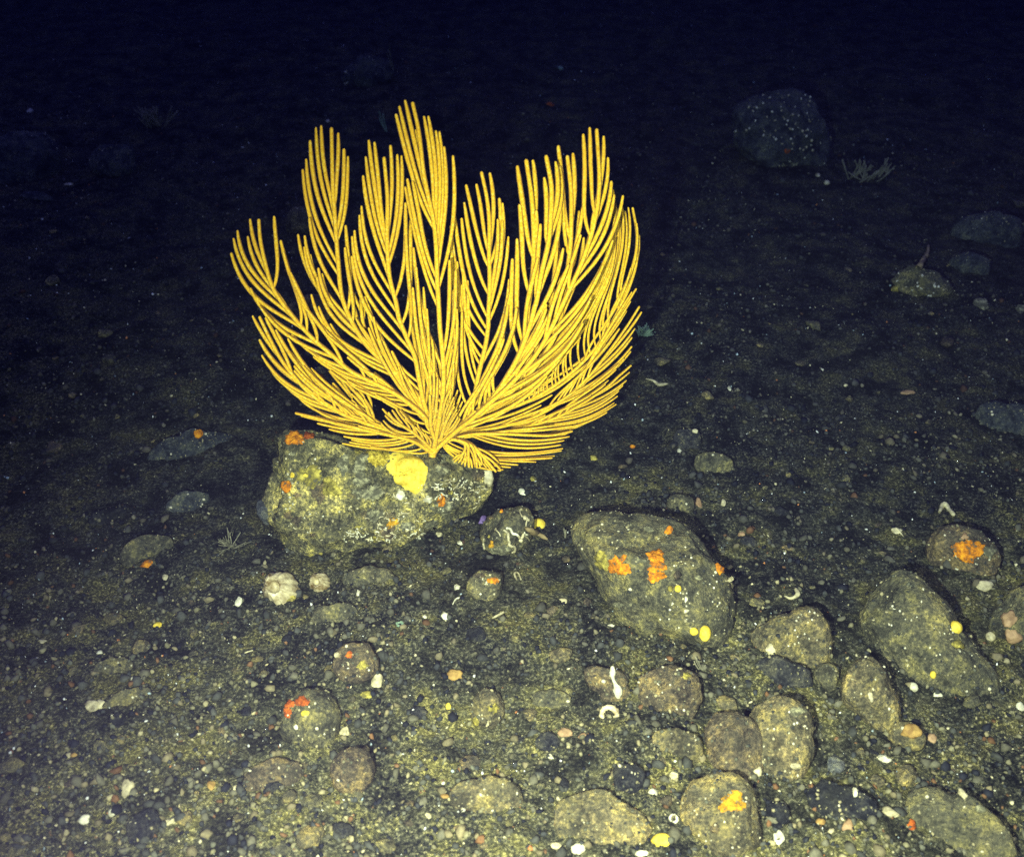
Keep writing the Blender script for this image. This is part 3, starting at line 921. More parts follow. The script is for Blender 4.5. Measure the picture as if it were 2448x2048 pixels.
# E
frond(Z(4, [(140, 1200), (200, 1150), (300, 1060), (390, 930), (430, 800), (450, 680), (505, 450), (525, 300)]) + Z(2, [(400, 1680), (410, 1450), (405, 1200), (408, 1000), (390, 800), (350, 610)]),
      Z(2, [(312, 700), (235, 705), (220, 835), (200, 955), (145, 920), (120, 1010), (120, 1130), (245, 1420)]) + Z(4, [(325, 12), (328, 215), (305, 330), (280, 410), (262, 490), (265, 570), (265, 645), (275, 722), (330, 880), (310, 940)]),
      Z(2, [(412, 615), (505, 840), (470, 960), (550, 1090), (555, 1410)]) + Z(4, [(660, 170), (645, 275), (630, 415), (590, 530), (530, 690), (525, 820)]), dy=.008, seed=6, L0=110, gap=24)
# F: twin frond
frond(Z(4, [(150, 1210), (250, 1130), (430, 970), (560, 850), (680, 680), (770, 480), (815, 300)]) + Z(2, [(700, 1600), (735, 1350), (742, 1100), (725, 800), (685, 520)]),
      Z(2, [(618, 565), (635, 855), (615, 1110), (580, 1260), (570, 1480), (545, 1600), (615, 1630)]) + Z(4, [(735, 185), (670, 165), (640, 415), (590, 535), (535, 640)]),
      Z(2, [(735, 520), (760, 900)]), dy=.0, seed=7, L0=130, gap=24, r1=5.6)
frond(Z(4, [(600, 800), (740, 560), (830, 330), (870, 180)]) + Z(2, [(765, 1550), (800, 1350), (850, 1130), (870, 900), (872, 700), (835, 490)]),
      Z(2, [(820, 650), (790, 1000), (770, 1250)]), Z(2, [(905, 530), (935, 565), (940, 890), (960, 1180), (830, 1600)]) + Z(4, [(955, 190), (900, 330)]), dy=-.010, seed=8, L0=120, gap=24, r1=5.6)
# G
frond(Z(4, [(150, 1215), (330, 1070), (500, 950), (700, 800), (850, 650), (960, 500), (1040, 350), (1075, 200)]) + Z(2, [(965, 1500), (1005, 1250), (1020, 1050), (1020, 750), (993, 490)]),
      Z(2, [(925, 415), (930, 560), (915, 1150), (900, 1400), (870, 1520)]) + Z(4, [(945, 200), (920, 330), (850, 480), (780, 600), (690, 700)]),
      Z(2, [(1035, 470), (1080, 900), (1115, 1100)]), dy=.006, seed=9, L0=130, gap=24, r1=5.4)
# H
frond(Z(4, [(160, 1210), (280, 1100), (400, 1010), (520, 900), (700, 740), (900, 500), (1030, 260)]) + Z(2, [(1000, 1500), (1100, 1280), (1190, 1000), (1232, 700), (1213, 290)]),
      Z(2, [(1160, 275), (1112, 325), (1115, 840), (1090, 1080), (1000, 1300)]) + Z(4, [(1010, 170), (950, 330), (860, 480)]),
      Z(2, [(1265, 340), (1322, 680), (1342, 780), (1408, 785), (1330, 1120), (1260, 1300), (1165, 1550)]) + Z(4, [(1280, 130), (1230, 300), (1120, 460), (960, 690), (905, 745)]), dy=-.016, seed=10, L0=130, gap=23, r1=5.0)
# I: behind, curling away on the right
frond(Z(4, [(170, 1190), (350, 1070), (600, 960), (850, 860), (1100, 700), (1300, 510), (1450, 290), (1545, 100)]) + Z(2, [(1450, 1480), (1510, 1280), (1512, 1050), (1483, 875)]),
      Z(2, [(1450, 870), (1425, 900), (1400, 850), (1375, 950), (1335, 740), (1350, 1100), (1325, 1130), (1305, 1230), (1290, 1180), (1270, 1350), (1250, 1400), (1230, 1480), (1205, 1560)]) + Z(4, [(1290, 105), (1280, 250), (1213, 400), (1165, 455), (1100, 560), (1000, 700), (870, 765), (780, 860)]),
      Z(2, [(1512, 990), (1530, 1080)]) + Z(4, [(1500, 250), (1400, 450), (1200, 655), (1000, 830), (850, 960)]), dy=.035, seed=11, L0=170, gap=17, r0=5, r1=3.9)
# J
frond(Z(4, [(180, 1180), (380, 1110), (600, 1070), (850, 1000), (1050, 890), (1250, 720), (1400, 540), (1560, 320), (1655, 170)]),
      Z(4, [(1632, 35), (1600, 60), (1560, 200), (1480, 380), (1440, 425), (1300, 690), (1180, 790), (1120, 830), (950, 980), (850, 1000)]),
      Z(4, [(1672, 210), (1600, 400), (1590, 505), (1500, 600)]), dy=.03, seed=12, L0=130, gap=15, r0=4.6, r1=3.6)
# K
frond(Z(4, [(190, 1170), (400, 1130), (700, 1090), (1000, 1010), (1200, 910), (1400, 780), (1500, 690), (1592, 610)]),
      Z(4, [(1540, 560), (1480, 640), (1400, 750), (1290, 830), (1150, 930)]),
      Z(4, [(1582, 660), (1530, 760), (1500, 800), (1480, 900), (1410, 960), (1300, 1015), (1150, 1100)]), dy=.02, seed=13, L0=120, gap=14, r0=4.6, r1=3.5)
# L: the low right spray and its drooping twigs
frond(Z(4, [(170, 1195), (280, 1150), (430, 1120), (650, 1120), (850, 1130), (1000, 1130), (1150, 1100)]),
      Z(4, [(1150, 1060), (1000, 1060), (850, 1090)]),
      Z(4, [(1130, 1140), (1090, 1170), (1080, 1230), (1000, 1300), (880, 1330), (790, 1330), (690, 1370), (615, 1395)]), dy=.0, seed=14, L0=150, gap=13, r0=4.6, r1=3.6, kk=1.6)
frond(Z(4, [(250, 1160), (330, 1170), (400, 1200), (470, 1270), (580, 1400)]), Z(4, [(620, 1390), (600, 1330)]), Z(4, [(540, 1380), (510, 1370), (475, 1350)]), dy=-.02, seed=15, r0=4.4, r1=3.8, L0=60, gap=14)
frond(Z(4, [(270, 1160), (345, 1190), (345, 1250), (275, 1325)]), Z(4, [(300, 1335), (325, 1345)]), Z(4, [(262, 1310)]), dy=-.026, seed=16, r0=4.2, r1=3.8, L0=35, gap=14)
frond(Z(4, [(300, 1165), (370, 1200), (375, 1280), (380, 1365)]), Z(4, [(405, 1372), (425, 1350)]), Z(4, [(350, 1362)]), dy=-.03, seed=17, r0=4.2, r1=3.8, L0=35, gap=14)
frond(Z(4, [(320, 1165), (400, 1210), (430, 1290), (440, 1370)]), Z(4, [(465, 1370), (480, 1340)]), Z(4, [(420, 1350)]), dy=-.024, seed=18, r0=4.2, r1=3.8, L0=35, gap=14)
# M: the low left frond
frond(Z(3, [(1620, 1245), (1500, 1180), (1300, 1100), (1100, 1035), (900, 950), (700, 820), (560, 670), (470, 550), (400, 420), (318, 250)]),
      Z(3, [(265, 240), (335, 535), (400, 640), (500, 745), (610, 850), (720, 930), (860, 1000)]),
      Z(3, [(365, 255), (440, 345), (530, 410), (580, 650), (705, 630), (800, 880), (1000, 975), (1150, 1030)]), dy=-.02, seed=19, L0=110, gap=24)
frond(Z(3, [(1260, 1070), (1150, 990), (1110, 900), (1060, 830), (1000, 778)]), Z(3, [(972, 745), (1020, 915), (1040, 900)]), Z(3, [(1050, 780), (1100, 790), (1105, 860)]), dy=-.01, seed=20, r0=4.4, r1=4.2, L0=40)
frond(Z(3, [(1150, 1000), (1050, 940), (960, 850), (870, 745)]), Z(3, [(860, 760)]), Z(3, [(900, 680), (840, 650)]), dy=.01, seed=21, r0=4.4, r1=4.2, L0=60)
# N: the lowest left sprays
frond(Z(3, [(1610, 1265), (1480, 1180), (1300, 1130), (1100, 1090), (900, 1045), (740, 1000), (590, 965)]),
      Z(3, [(630, 985), (840, 1085), (1010, 1165), (940, 1192), (1150, 1215), (1330, 1238)]),
      Z(3, [(740, 990), (900, 1040), (1060, 1060)]), dy=-.03, seed=22, r0=5, r1=3.9, L0=110, gap=15)
frond(Z(3, [(1600, 1230), (1540, 1170), (1470, 1110), (1390, 1060), (1320, 1010), (1285, 965)]), Z(3, [(1240, 935), (1260, 985), (1230, 1045)]),
      Z(3, [(1312, 945), (1342, 940), (1372, 950), (1410, 1010), (1470, 1060), (1520, 1095), (1560, 1120)]), dy=-.035, seed=23, r0=4.4, r1=3.8, L0=45, gap=13)
frond(Z(3, [(1625, 1150), (1600, 1060), (1598, 950), (1592, 835)]), Z(3, [(1560, 1010), (1500, 1050)]), Z(3, [(1622, 668), (1650, 700)]), dy=-.026, seed=24, r0=4.6, r1=4.2, L0=60)
frond(Z(4, [(170, 1150), (200, 1050), (240, 960), (265, 920)]), Z(4, [(240, 790), (225, 900)]), Z(4, [(265, 850), (290, 965), (295, 1000), (310, 1010)]), dy=-.034, seed=25, r0=4.6, r1=4.0, L0=50, gap=13)


# ------------------------------------------------------------------ worm tubes, barnacles and other small life on the stones
def drop(pts, rec, lift=0.0):
    out = []
    for x, y in pts:
        h = surf_hit(x * K, y * K, rec)
        if h[0] is None:
            h = surf_hit(x * K, y * K)
        out.append(np.array(h[0] + Vector(h[1]) * lift) - CAM * 0)
    return out

def worm(sw, pts, r, rec, off, bead=0.0, taper=.6, lift=1.0):
    """a tube that creeps over the surface; r in photo pixels"""
    s = (rec['s'] if rec else surf_hit(pts[0][0] * K, pts[0][1] * K)[2] / FPX)
    A, _ = polyline(pts, max(6, len(pts) * 4))
    P = np.array(drop(A, rec, r * s * lift)) - off
    d = np.linalg.norm(np.diff(P, axis=0), axis=1)
    keep = [0] + [i + 1 for i in range(len(d)) if d[i] < 30 * s]
    P = P[keep]
    if len(P) < 3: return False
    rr = np.interp(np.linspace(0, 1, len(P)), [0, .12, 1], [r * taper, r, r]) * s
    if bead:
        rr[-1] = r * bead * s; rr[-2] = r * (1 + bead) / 2 * s
    sw.add(P, rr, bump=.1)
    return True

def worm_part(rec, name, pts, r, mat, **k):
    sw = Sweep(7)
    if worm(sw, pts, r, rec, rec['base'], **k):
        return sw.build(name, MAT[mat], rec['root'])

def scatter_life(rec, zones, g):
    """zones: (cx, cy, rx, ry, n worms, n dots, length)"""
    n_w = n_d = 0
    rest = Sweep(6)
    for cx, cy, rx, ry, nw, nd, ln in zones:
        for i in range(nw + nd):
            a = g.uniform(0, 6.28); q = math.sqrt(g.uniform(0, 1))
            x, y = cx + rx * q * math.cos(a), cy + ry * q * math.sin(a)
            if surf_hit(x * K, y * K, rec)[0] is None or surf_hit(x * K, y * K)[3] is not rec:
                continue
            if i < nw:
                th = g.uniform(0, 6.28); L = ln * g.uniform(.5, 1.3)
                c = g.uniform(-1.2, 1.2)
                pts = [(x, y)]
                for k in range(3):
                    th += c * .6
                    pts.append((pts[-1][0] + math.cos(th) * L / 3, pts[-1][1] + math.sin(th) * L / 3 * .7))
                r = g.uniform(1.0, 1.9)
                m = 'white' if g.random() < .55 else 'cream'
                if n_w < 95:
                    if worm_part(rec, 'worm_tube', pts, r, m, bead=g.choice([0, 1.7])): n_w += 1
                else:
                    worm(rest, pts, r, rec, rec['base'])
            elif n_d < 95:
                w = g.uniform(2.2, 5.0)
                bit('small_barnacle', None, None, 'white' if g.random() < .6 else 'cream', x, y, w, w * g.uniform(.8, 1.2), seed=int(g.integers(1e6)), sub=2, parent=rec, tall=.9)
                n_d += 1
    if rest.v:
        tag(rest.build('worm_tubes', MAT['cream'], rec['root']), kind='stuff')
g = np.random.default_rng(5)
scatter_life(BOULDER, [(935, 1000, 50, 26, 44, 6, 9), (800, 1098, 100, 20, 46, 20, 9), (900, 1010, 60, 34, 14, 6, 8), (592, 1030, 14, 70, 4, 14, 6),
                       (780, 1030, 70, 40, 14, 16, 9), (690, 1075, 90, 40, 6, 14, 8), (990, 1020, 20, 30, 8, 2, 14), (820, 1075, 60, 22, 20, 4, 9), (620, 940, 60, 40, 3, 8, 6)], g)
scatter_life(PATCHED, [(1420, 1170, 60, 50, 3, 14, 6), (1400, 1240, 90, 60, 2, 22, 6), (1300, 1110, 80, 20, 1, 4, 5)], g)
scatter_life(RTRI, [(1650, 1300, 50, 50, 2, 16, 5)], g)
scatter_life(RBIG, [(1840, 1250, 60, 40, 2, 10, 6), (1950, 1340, 120, 60, 2, 22, 6)], g)
scatter_life(TOPR, [(1640, 280, 70, 90, 8, 46, 6), (1600, 360, 70, 30, 8, 12, 7), (1560, 240, 60, 50, 2, 14, 5)], g)
scatter_life(TOPM, [(715, 165, 14, 22, 3, 5, 5)], g)
scatter_life(RTALL, [(1600, 1520, 60, 90, 2, 16, 6)], g)
scatter_life(REGG, [(1785, 1420, 60, 60, 0, 6, 6)], g)
scatter_life(AMBER, [(1480, 1690, 80, 70, 3, 14, 6)], g)
scatter_life(REDS, [(635, 1500, 60, 60, 1, 8, 6)], g)
scatter_life(RSMALL, [(1005, 1475, 22, 22, 1, 5, 5)], g)
scatter_life(HORNR, [(1880, 590, 50, 26, 4, 14, 8)], g)
scatter_life(FARO, [(1980, 1150, 60, 40, 3, 8, 8)], g)
scatter_life(RSPOT, [(730, 1370, 40, 40, 2, 6, 6)], g)
scatter_life(RBR2, [(1370, 1420, 60, 50, 1, 8, 6)], g)
scatter_life(ROT, [(1000, 1200, 36, 28, 4, 5, 7)], g)
def W5(pts): return [((1140 + x / 7.985) / K, (1180 + y / 7.985) / K) for x, y in pts]
for pts, r, m in (([(550, 650), (640, 680), (680, 760), (760, 790)], 3.2, 'white'), ([(760, 790), (800, 830), (850, 820), (870, 760)], 3.4, 'cream'),
                  ([(520, 690), (590, 760), (610, 900), (620, 970), (700, 1010), (720, 1060), (670, 1110)], 3.4, 'cream'),
                  ([(150, 850), (140, 930), (155, 1040)], 2.6, 'cream'), ([(820, 310), (830, 380), (860, 440)], 1.6, 'cream'),
                  ([(360, 690), (420, 740), (450, 800)], 1.6, 'cream'), ([(900, 720), (910, 760), (960, 770)], 2.0, 'white'),
                  ([(960, 450), (940, 540), (930, 620)], 1.8, 'cream'), ([(860, 780), (930, 810), (990, 880)], 1.8, 'cream')):
    worm_part(WORMY, 'worm_tube', W5(pts), r, m)
for x, y, w, m in ((575, 660, 6, 'white'), (915, 455, 10, 'cream'), (980, 500, 6, 'cream'), (830, 880, 10, 'cream'), (470, 340, 9, 'orange'), (285, 920, 8, 'amber'), (235, 820, 7, 'dullyellow')):
    q = W5([(x, y)])[0]
    bit('small_barnacle', None, None, m, q[0], q[1], w, w, seed=x, sub=2, parent=WORMY)

# ------------------------------------------------------------------ barnacles
def barnacle(px, py, w, h, label, seed, mat='cream', tilt=(-.25, -.55, .8), plates=True):
    P, n, t, r = surf_hit(px * K, py * K)
    s = t / FPX * K
    R = w * .5 * s; Hh = h * .62 * s
    root = empty('barnacle', tuple(P))
    tag(root, label, 'barnacle', 'barnacles')
    ax = Vector(tilt).normalized(); x = ax.orthogonal().normalized(); y = ax.cross(x)
    M = np.array([x[:], y[:], ax[:]])
    nu, prof = 72, [(1.02, -.25), (1.04, .0), (1.0, .22), (.90, .45), (.74, .66), (.58, .80), (.48, .86), (.42, .84), (.36, .66), (.30, .40), (.0, .34)]
    a = np.arange(nu) / nu * 2 * math.pi
    gg = np.random.default_rng(seed)
    ribs = .045 * np.sin(a * 14 + gg.uniform(0, 6)) + .06 * np.sin(a * 5 + 1) + .05 * np.sin(a * 2 + .5) + .03 * np.sin(a * 31)
    V = []
    for k, (q, z) in enumerate(prof):
        rr = q * (1 + ribs * (1.0 if k < 7 else .3)) + (.02 * gg.normal(size=nu) if 0 < k < 7 else 0)
        zz = z + (.05 * np.sin(a * 3 + seed) + .03 * gg.normal(size=nu)) * (k in (5, 6, 7)) 
        V.append(np.stack([np.cos(a) * rr * R, np.sin(a) * rr * R * h / w, zz * Hh * np.ones(nu)], -1))
    V = np.vstack(V) @ M
    i = np.arange(len(prof) - 1)[:, None] * nu; j = np.arange(nu)[None]; j2 = (j + 1) % nu
    F = np.stack([i + j, i + j2, i + nu + j2, i + nu + j], -1).reshape(-1, 4).astype(np.int32)
    new_obj('shell', V, F, MAT[mat], root)
    if plates:
        for k, (dx, dy, sc, m) in enumerate(((.45, -.55, .62, 'dullyellow'), (-.55, -.95, .34, 'white'))):
            L, f = lump_mesh(None, (0, 0, 1), R * sc, R * sc * .8, R * .3, seed + k, .12, 3, 6, k * 1.1)
            o_ = x * 0
            off = (RV * dx * R + UV * dy * R * h / w * .9 - FV * R * .75)
            new_obj('plate', (L @ M) + off[None], f, MAT[m], root)
MAT['barnacle'] = m_soft('barnacle_shell', (.16, .10, .03), (.78, .66, .34), 60, .45, .002, spec=.4)
barnacle(578, 1210, 62, 78, 'largest barnacle, cream and ribbed with a broken mouth, on gravel at left', 4, 'barnacle')
barnacle(657, 1197, 38, 46, 'smaller round yellowish barnacle right of the largest one', 9, 'barnacle', plates=False)

# ------------------------------------------------------------------ hand-placed pebbles, shells and sponges:  name, category, material, x, y, w, h, label
ITEMS = [
 ('ball_sponge', 'sponge', 'yellow', 1104, 1078, 28, 26, 'round yellow ball sponge right of the worm-covered rock'),
 ('white_shell', 'shell', 'white', 1071, 1010, 21, 17, 'pure white cup shell behind the worm-covered rock'),
 ('lobed_polyp', 'polyp', 'cream', 999, 980, 26, 38, 'lobed cream polyp on the right shoulder of the sea fan boulder'),
 ('sponge', 'sponge', 'violet', 990, 1066, 18, 18, 'small violet sponge between the sea fan boulder and the worm-covered rock'),
 ('pebble', 'pebble', 'grey', 541, 1052, 38, 46, 'smooth blue-grey pebble against the left side of the sea fan boulder'),
 ('pebble', 'pebble', 'grey', 1717, 1570, 36, 50, 'smooth blue-grey oval pebble right of the yellow-stained tan rock'),
 ('sponge', 'sponge', 'orange', 589, 996, 22, 26, 'orange ball sponge on the left flank of the sea fan boulder'),
 ('white_shell', 'shell', 'white', 821, 1014, 20, 19, 'round white shell on the sea fan boulder below the yellow lobe'),
 ('white_shell', 'shell', 'white', 878, 1024, 22, 14, 'longish white shell on the sea fan boulder, right of the round one'),
 ('sponge', 'sponge', 'yellow', 600, 973, 10, 12, 'left of two tiny yellow ball sponges on the boulder shoulder'),
 ('sponge', 'sponge', 'yellow', 626, 975, 11, 10, 'right of two tiny yellow ball sponges on the boulder shoulder'),
 ('ball_sponge', 'sponge', 'yellow', 1445, 1298, 24, 30, 'knobbly yellow sponge low on the orange-patched boulder, the larger of a pair'),
 ('ball_sponge', 'sponge', 'yellow', 1423, 1294, 17, 16, 'smaller yellow ball beside the knobbly yellow sponge'),
 ('ball_sponge', 'sponge', 'yellow', 1390, 1207, 14, 14, 'right of two touching cream-yellow balls on the orange-patched boulder'),
 ('ball_sponge', 'sponge', 'dullyellow', 1374, 1207, 11, 12, 'left of two touching cream-yellow balls on the orange-patched boulder'),
 ('polyp', 'polyp', 'orange', 1371, 1087, 19, 17, 'orange polyp on the top edge of the orange-patched boulder'),
 ('polyp', 'polyp', 'palegrey', 1331, 1085, 20, 13, 'pale oval polyp on the ledge behind the orange patches'),
 ('polyp', 'polyp', 'orange', 1476, 1166, 22, 22, 'orange-pink polyp on the right edge of the orange-patched boulder'),
 ('polyp', 'polyp', 'palegrey', 1432, 1184, 18, 12, 'pale oval growth on the right half of the orange-patched boulder'),
 ('polyp', 'polyp', 'brown', 1388, 1180, 18, 18, 'brown knob with a pale frill, right of the orange patches'),
 ('white_shell', 'shell', 'white', 1407, 1228, 7, 14, 'thin upright white shell on the orange-patched boulder'),
 ('white_shell', 'shell', 'white', 1406, 1252, 14, 9, 'white shell chip just above the yellow ball sponges'),
 ('white_shell', 'shell', 'white', 1254, 1282, 16, 8, 'white shell flake left of the orange-patched boulder foot'),
 ('white_shell', 'shell', 'cream', 1156, 1233, 18, 13, 'cream notched shell on dark gravel in the middle'),
 ('polyp', 'polyp', 'tan', 1500, 1200, 16, 12, 'tan growth on the right rim of the orange-patched boulder'),
 ('pebble', 'pebble', 'cream', 1580, 1330, 24, 22, 'yellowish pebble on the lower left of the triangular tan rock'),
 ('ball_sponge', 'sponge', 'yellow', 1957, 1287, 26, 24, 'yellow-white ball sponge behind the broad low rock'),
 ('ball_sponge', 'sponge', 'cream', 2031, 1306, 18, 18, 'small cream ball near the right edge'),
 ('white_shell', 'shell', 'cream', 2020, 1202, 30, 26, 'curved cream shell near the right edge, behind the broad low rock'),
 ('pink_polyp', 'polyp', 'pink', 2070, 1270, 34, 34, 'upper large pink polyp on the rock at the right edge'),
 ('pink_polyp', 'polyp', 'pink', 2078, 1303, 30, 26, 'lower pink-orange polyp on the rock at the right edge'),
 ('polyp', 'polyp', 'dullyellow', 1964, 1322, 34, 18, 'long dull yellow growth on the broad low rock'),
 ('ball_sponge', 'sponge', 'yellow', 1913, 1383, 12, 14, 'tiny yellow ball on the broad low rock'),
 ('ball_sponge', 'sponge', 'white', 1872, 1410, 18, 18, 'white ball right of the egg-shaped rock'),
 ('white_shell', 'shell', 'white', 1924, 1424, 16, 10, 'small white chip at the foot of the broad low rock'),
 ('polyp', 'polyp', 'cream', 1786, 1428, 11, 18, 'single cream spot standing on the egg-shaped rock'),
 ('lobed_sponge', 'sponge', 'cream', 189, 1450, 30, 28, 'large pale lobed sponge at far left, left-hand lobe'),
 ('lobed_sponge', 'sponge', 'cream', 206, 1447, 22, 22, 'right-hand lobe of the pale sponge at far left'),
 ('kidney_sponge', 'sponge', 'cream', 262, 1616, 26, 36, 'kidney-shaped pale yellow sponge at lower left'),
 ('ball_sponge', 'sponge', 'white', 232, 1667, 17, 16, 'round cream ball below the kidney-shaped sponge'),
 ('white_shell', 'shell', 'cream', 346, 1687, 22, 16, 'cream two-lobed shell near the bottom left'),
 ('white_shell', 'shell', 'white', 172, 1680, 20, 16, 'white shell half in the mud near the bottom left corner'),
 ('white_shell', 'shell', 'white', 277, 1392, 22, 15, 'white triangular chip above the pale lobed sponge'),
 ('white_shell', 'shell', 'yellow', 323, 1281, 17, 14, 'tilted cream flake in the left foreground'),
 ('sponge', 'sponge', 'orange', 302, 1157, 22, 20, 'square orange sponge left of the barnacles'),
 ('sponge', 'sponge', 'orange', 406, 888, 16, 18, 'red-orange ball on the flat slab left of the sea fan boulder'),
 ('white_shell', 'shell', 'white', 489, 1235, 14, 20, 'crooked white chip left of the largest barnacle'),
 ('white_shell', 'shell', 'cream', 338, 1185, 11, 15, 'small cream chip right of the square orange sponge'),
 ('white_shell', 'shell', 'white', 938, 1204, 14, 16, 'white snail-like shell left of the oval olive stone'),
 ('white_shell', 'shell', 'white', 912, 1264, 18, 16, 'white oval shell on the dark gravel below the boulder'),
 ('white_shell', 'shell', 'white', 943, 1113, 14, 11, 'white pebble right of the boulder foot'),
 ('pebble', 'pebble', 'cream', 901, 1096, 14, 11, 'cream pebble at the right foot of the sea fan boulder'),
 ('pebble', 'pebble', 'white', 870, 1265, 10, 9, 'tiny white pebble left of the white oval shell'),
 ('pebble', 'pebble', 'ochre', 934, 1384, 34, 22, 'flat orange-brown pebble in the middle foreground'),
 ('pebble', 'pebble', 'cream', 773, 1393, 22, 32, 'cream oval pebble right of the red-spotted stone'),
 ('pebble', 'pebble', 'dullyellow', 754, 1425, 26, 16, 'yellowish pebble below the cream oval one'),
 ('pebble', 'pebble', 'cream', 706, 1502, 20, 22, 'cream-pink pebble at the right edge of the red-patched rock'),
 ('pebble', 'pebble', 'cream', 692, 1342, 14, 14, 'cream chip left of the red-spotted stone'),
 ('pebble', 'pebble', 'cream', 778, 1335, 12, 14, 'pale chip right of the red-spotted stone'),
 ('pebble', 'pebble', 'tan', 540, 1385, 16, 30, 'tan upright chip left of the red-patched rock'),
 ('pebble', 'pebble', 'yellow', 625, 1463, 16, 11, 'cream half-round shell on the red-patched rock'),
 ('pebble', 'pebble', 'white', 607, 1490, 11, 11, 'white dot low on the red-patched rock'),
 ('pink_polyp', 'polyp', 'pink', 1160, 1503, 30, 22, 'pink-brown shell behind the black stone'),
 ('pebble', 'pebble', 'pink', 1196, 1509, 22, 12, 'pale orange chip right of the pink-brown shell'),
 ('pebble', 'pebble', 'white', 1128, 1550, 13, 13, 'white ball just below the black stone in the middle'),
 ('pebble', 'pebble', 'cream', 1382, 1590, 16, 20, 'cream upright pebble right of the black stone near the bottom'),
 ('white_shell', 'shell', 'white', 1338, 1625, 20, 18, 'white chip on the right foot of the black stone near the bottom'),
 ('pebble', 'pebble', 'yellow', 1361, 1725, 40, 28, 'yellow oval pebble at the bottom edge'),
 ('pebble', 'pebble', 'white', 1188, 1741, 26, 20, 'white cone-shaped pebble at the bottom edge'),
 ('pebble', 'pebble', 'cream', 1140, 1733, 18, 14, 'cream pebble left of the white cone-shaped one'),
 ('white_shell', 'shell', 'white', 1317, 1750, 32, 12, 'white broken shell lying on the bottom edge'),
 ('pebble', 'pebble', 'white', 1597, 1716, 20, 24, 'brilliant white pebble below the black stone by the amber-patched rock'),
 ('pebble', 'pebble', 'cream', 1826, 1665, 28, 24, 'cream egg-shaped pebble at lower right'),
 ('pebble', 'pebble', 'pink', 1739, 1692, 26, 20, 'pinkish pebble left of the cream egg-shaped one'),
 ('pebble', 'pebble', 'ochre', 1685, 1685, 17, 14, 'orange-yellow pebble left of the pinkish one'),
 ('pebble', 'pebble', 'cream', 1705, 1703, 13, 12, 'small cream chip between the orange-yellow and pinkish pebbles'),
 ('sponge', 'sponge', 'red', 1870, 1690, 18, 20, 'bright red square sponge in the bottom right mud'),
 ('white_shell', 'shell', 'white', 1812, 1556, 26, 17, 'white curled shell in the right foreground'),
 ('white_shell', 'shell', 'white', 1754, 1623, 12, 20, 'slim white chip in the right foreground'),
 ('pebble', 'pebble', 'ochre', 1868, 1500, 36, 26, 'orange-brown pebble on the amber-topped stone'),
 ('pebble', 'pebble', 'pink', 1911, 1513, 18, 16, 'pinkish ball right of the amber-topped stone'),
 ('pebble', 'pebble', 'ochre', 1713, 1562, 14, 15, 'small amber ball touching the blue-grey oval pebble'),
 ('pebble', 'pebble', 'cream', 1633, 1571, 22, 12, 'cream chip on the yellow-stained tan rock'),
 ('white_shell', 'shell', 'cream', 1974, 1628, 15, 22, 'cream upright chip right of the cream egg-shaped pebble'),
 ('white_shell', 'shell', 'palegrey', 2012, 1658, 18, 14, 'pale chip near the bottom right corner'),
 ('pebble', 'pebble', 'white', 2093, 1450, 15, 16, 'white dot at the right edge'),
 ('polyp', 'polyp', 'cream', 1555, 1583, 18, 18, 'pale knob between the brown and yellow-stained rocks'),
 ('white_shell', 'shell', 'palegrey', 2013, 623, 28, 32, 'larger of two pale shells in the dark at right'),
 ('white_shell', 'shell', 'palegrey', 2095, 634, 18, 18, 'smaller pale shell at the right edge in the dark'),
 ('ball_sponge', 'sponge', 'dullyellow', 1835, 595, 15, 14, 'yellow ball on the left of the horn-bearing stone'),
 ('ball_sponge', 'sponge', 'cream', 1695, 376, 12, 10, 'cream ball at the right foot of the grey boulder in the dark'),
 ('ball_sponge', 'sponge', 'cream', 1677, 361, 9, 12, 'tiny cream ball low on the grey boulder in the dark'),
 ('sponge', 'sponge', 'green', 1146, 141, 16, 14, 'pale green lump in the dark above the right fronds'),
 ('sponge', 'sponge', 'red', 1127, 215, 16, 11, 'dark red spot in the gloom above the centre fronds'),
 ('white_shell', 'shell', 'white', 672, 249, 8, 9, 'pale blue-white speck above the second left frond'),
 ('sponge', 'sponge', 'dim', 75, 405, 60, 26, 'ragged dull crust in front of the dim rock at the left edge'),
 ('white_shell', 'shell', 'white', 62, 228, 10, 16, 'bluish white flake high at the left edge'),
 ('white_shell', 'shell', 'white', 142, 378, 18, 6, 'bluish white sliver in the dark at left'),
 ('pebble', 'pebble', 'pink', 1860, 805, 26, 10, 'pinkish flake on the dark mud at right'),
 ('pebble', 'pebble', 'orange', 1297, 915, 11, 11, 'small rusty pebble right of the lowest fronds'),
 ('pebble', 'pebble', 'dullyellow', 1217, 940, 15, 15, 'yellowish pebble below the lower right fronds'),
 ('pebble', 'pebble', 'dullyellow', 1093, 982, 14, 12, 'yellow-tan pebble behind the white cup shell'),
 ('pebble', 'pebble', 'brown', 1277, 957, 18, 13, 'brown pebble right of the yellowish pebble'),
 ('pebble', 'pebble', 'pink', 1433, 1033, 13, 26, 'upright pinkish-tan pebble behind the orange-patched boulder'),
 ('white_shell', 'shell', 'cream', 1484, 1032, 11, 20, 'cream upright shell behind the orange-patched boulder'),
 ('white_shell', 'shell', 'white', 1393, 925, 9, 12, 'white spindle shell behind the orange-patched boulder'),
 ('pebble', 'pebble', 'cream', 1426, 884, 12, 9, 'cream pebble beside the flat dark stone'),
 ('pebble', 'pebble', 'dark', 1535, 1113, 34, 26, 'blackish oval pebble right of the orange-patched boulder'),
 ('pebble', 'pebble', 'dark', 1600, 1050, 30, 24, 'blackish pebble on the mud further right'),
 ('pebble', 'pebble', 'pink', 1520, 1096, 15, 11, 'pinkish pebble beside the blackish oval one'),
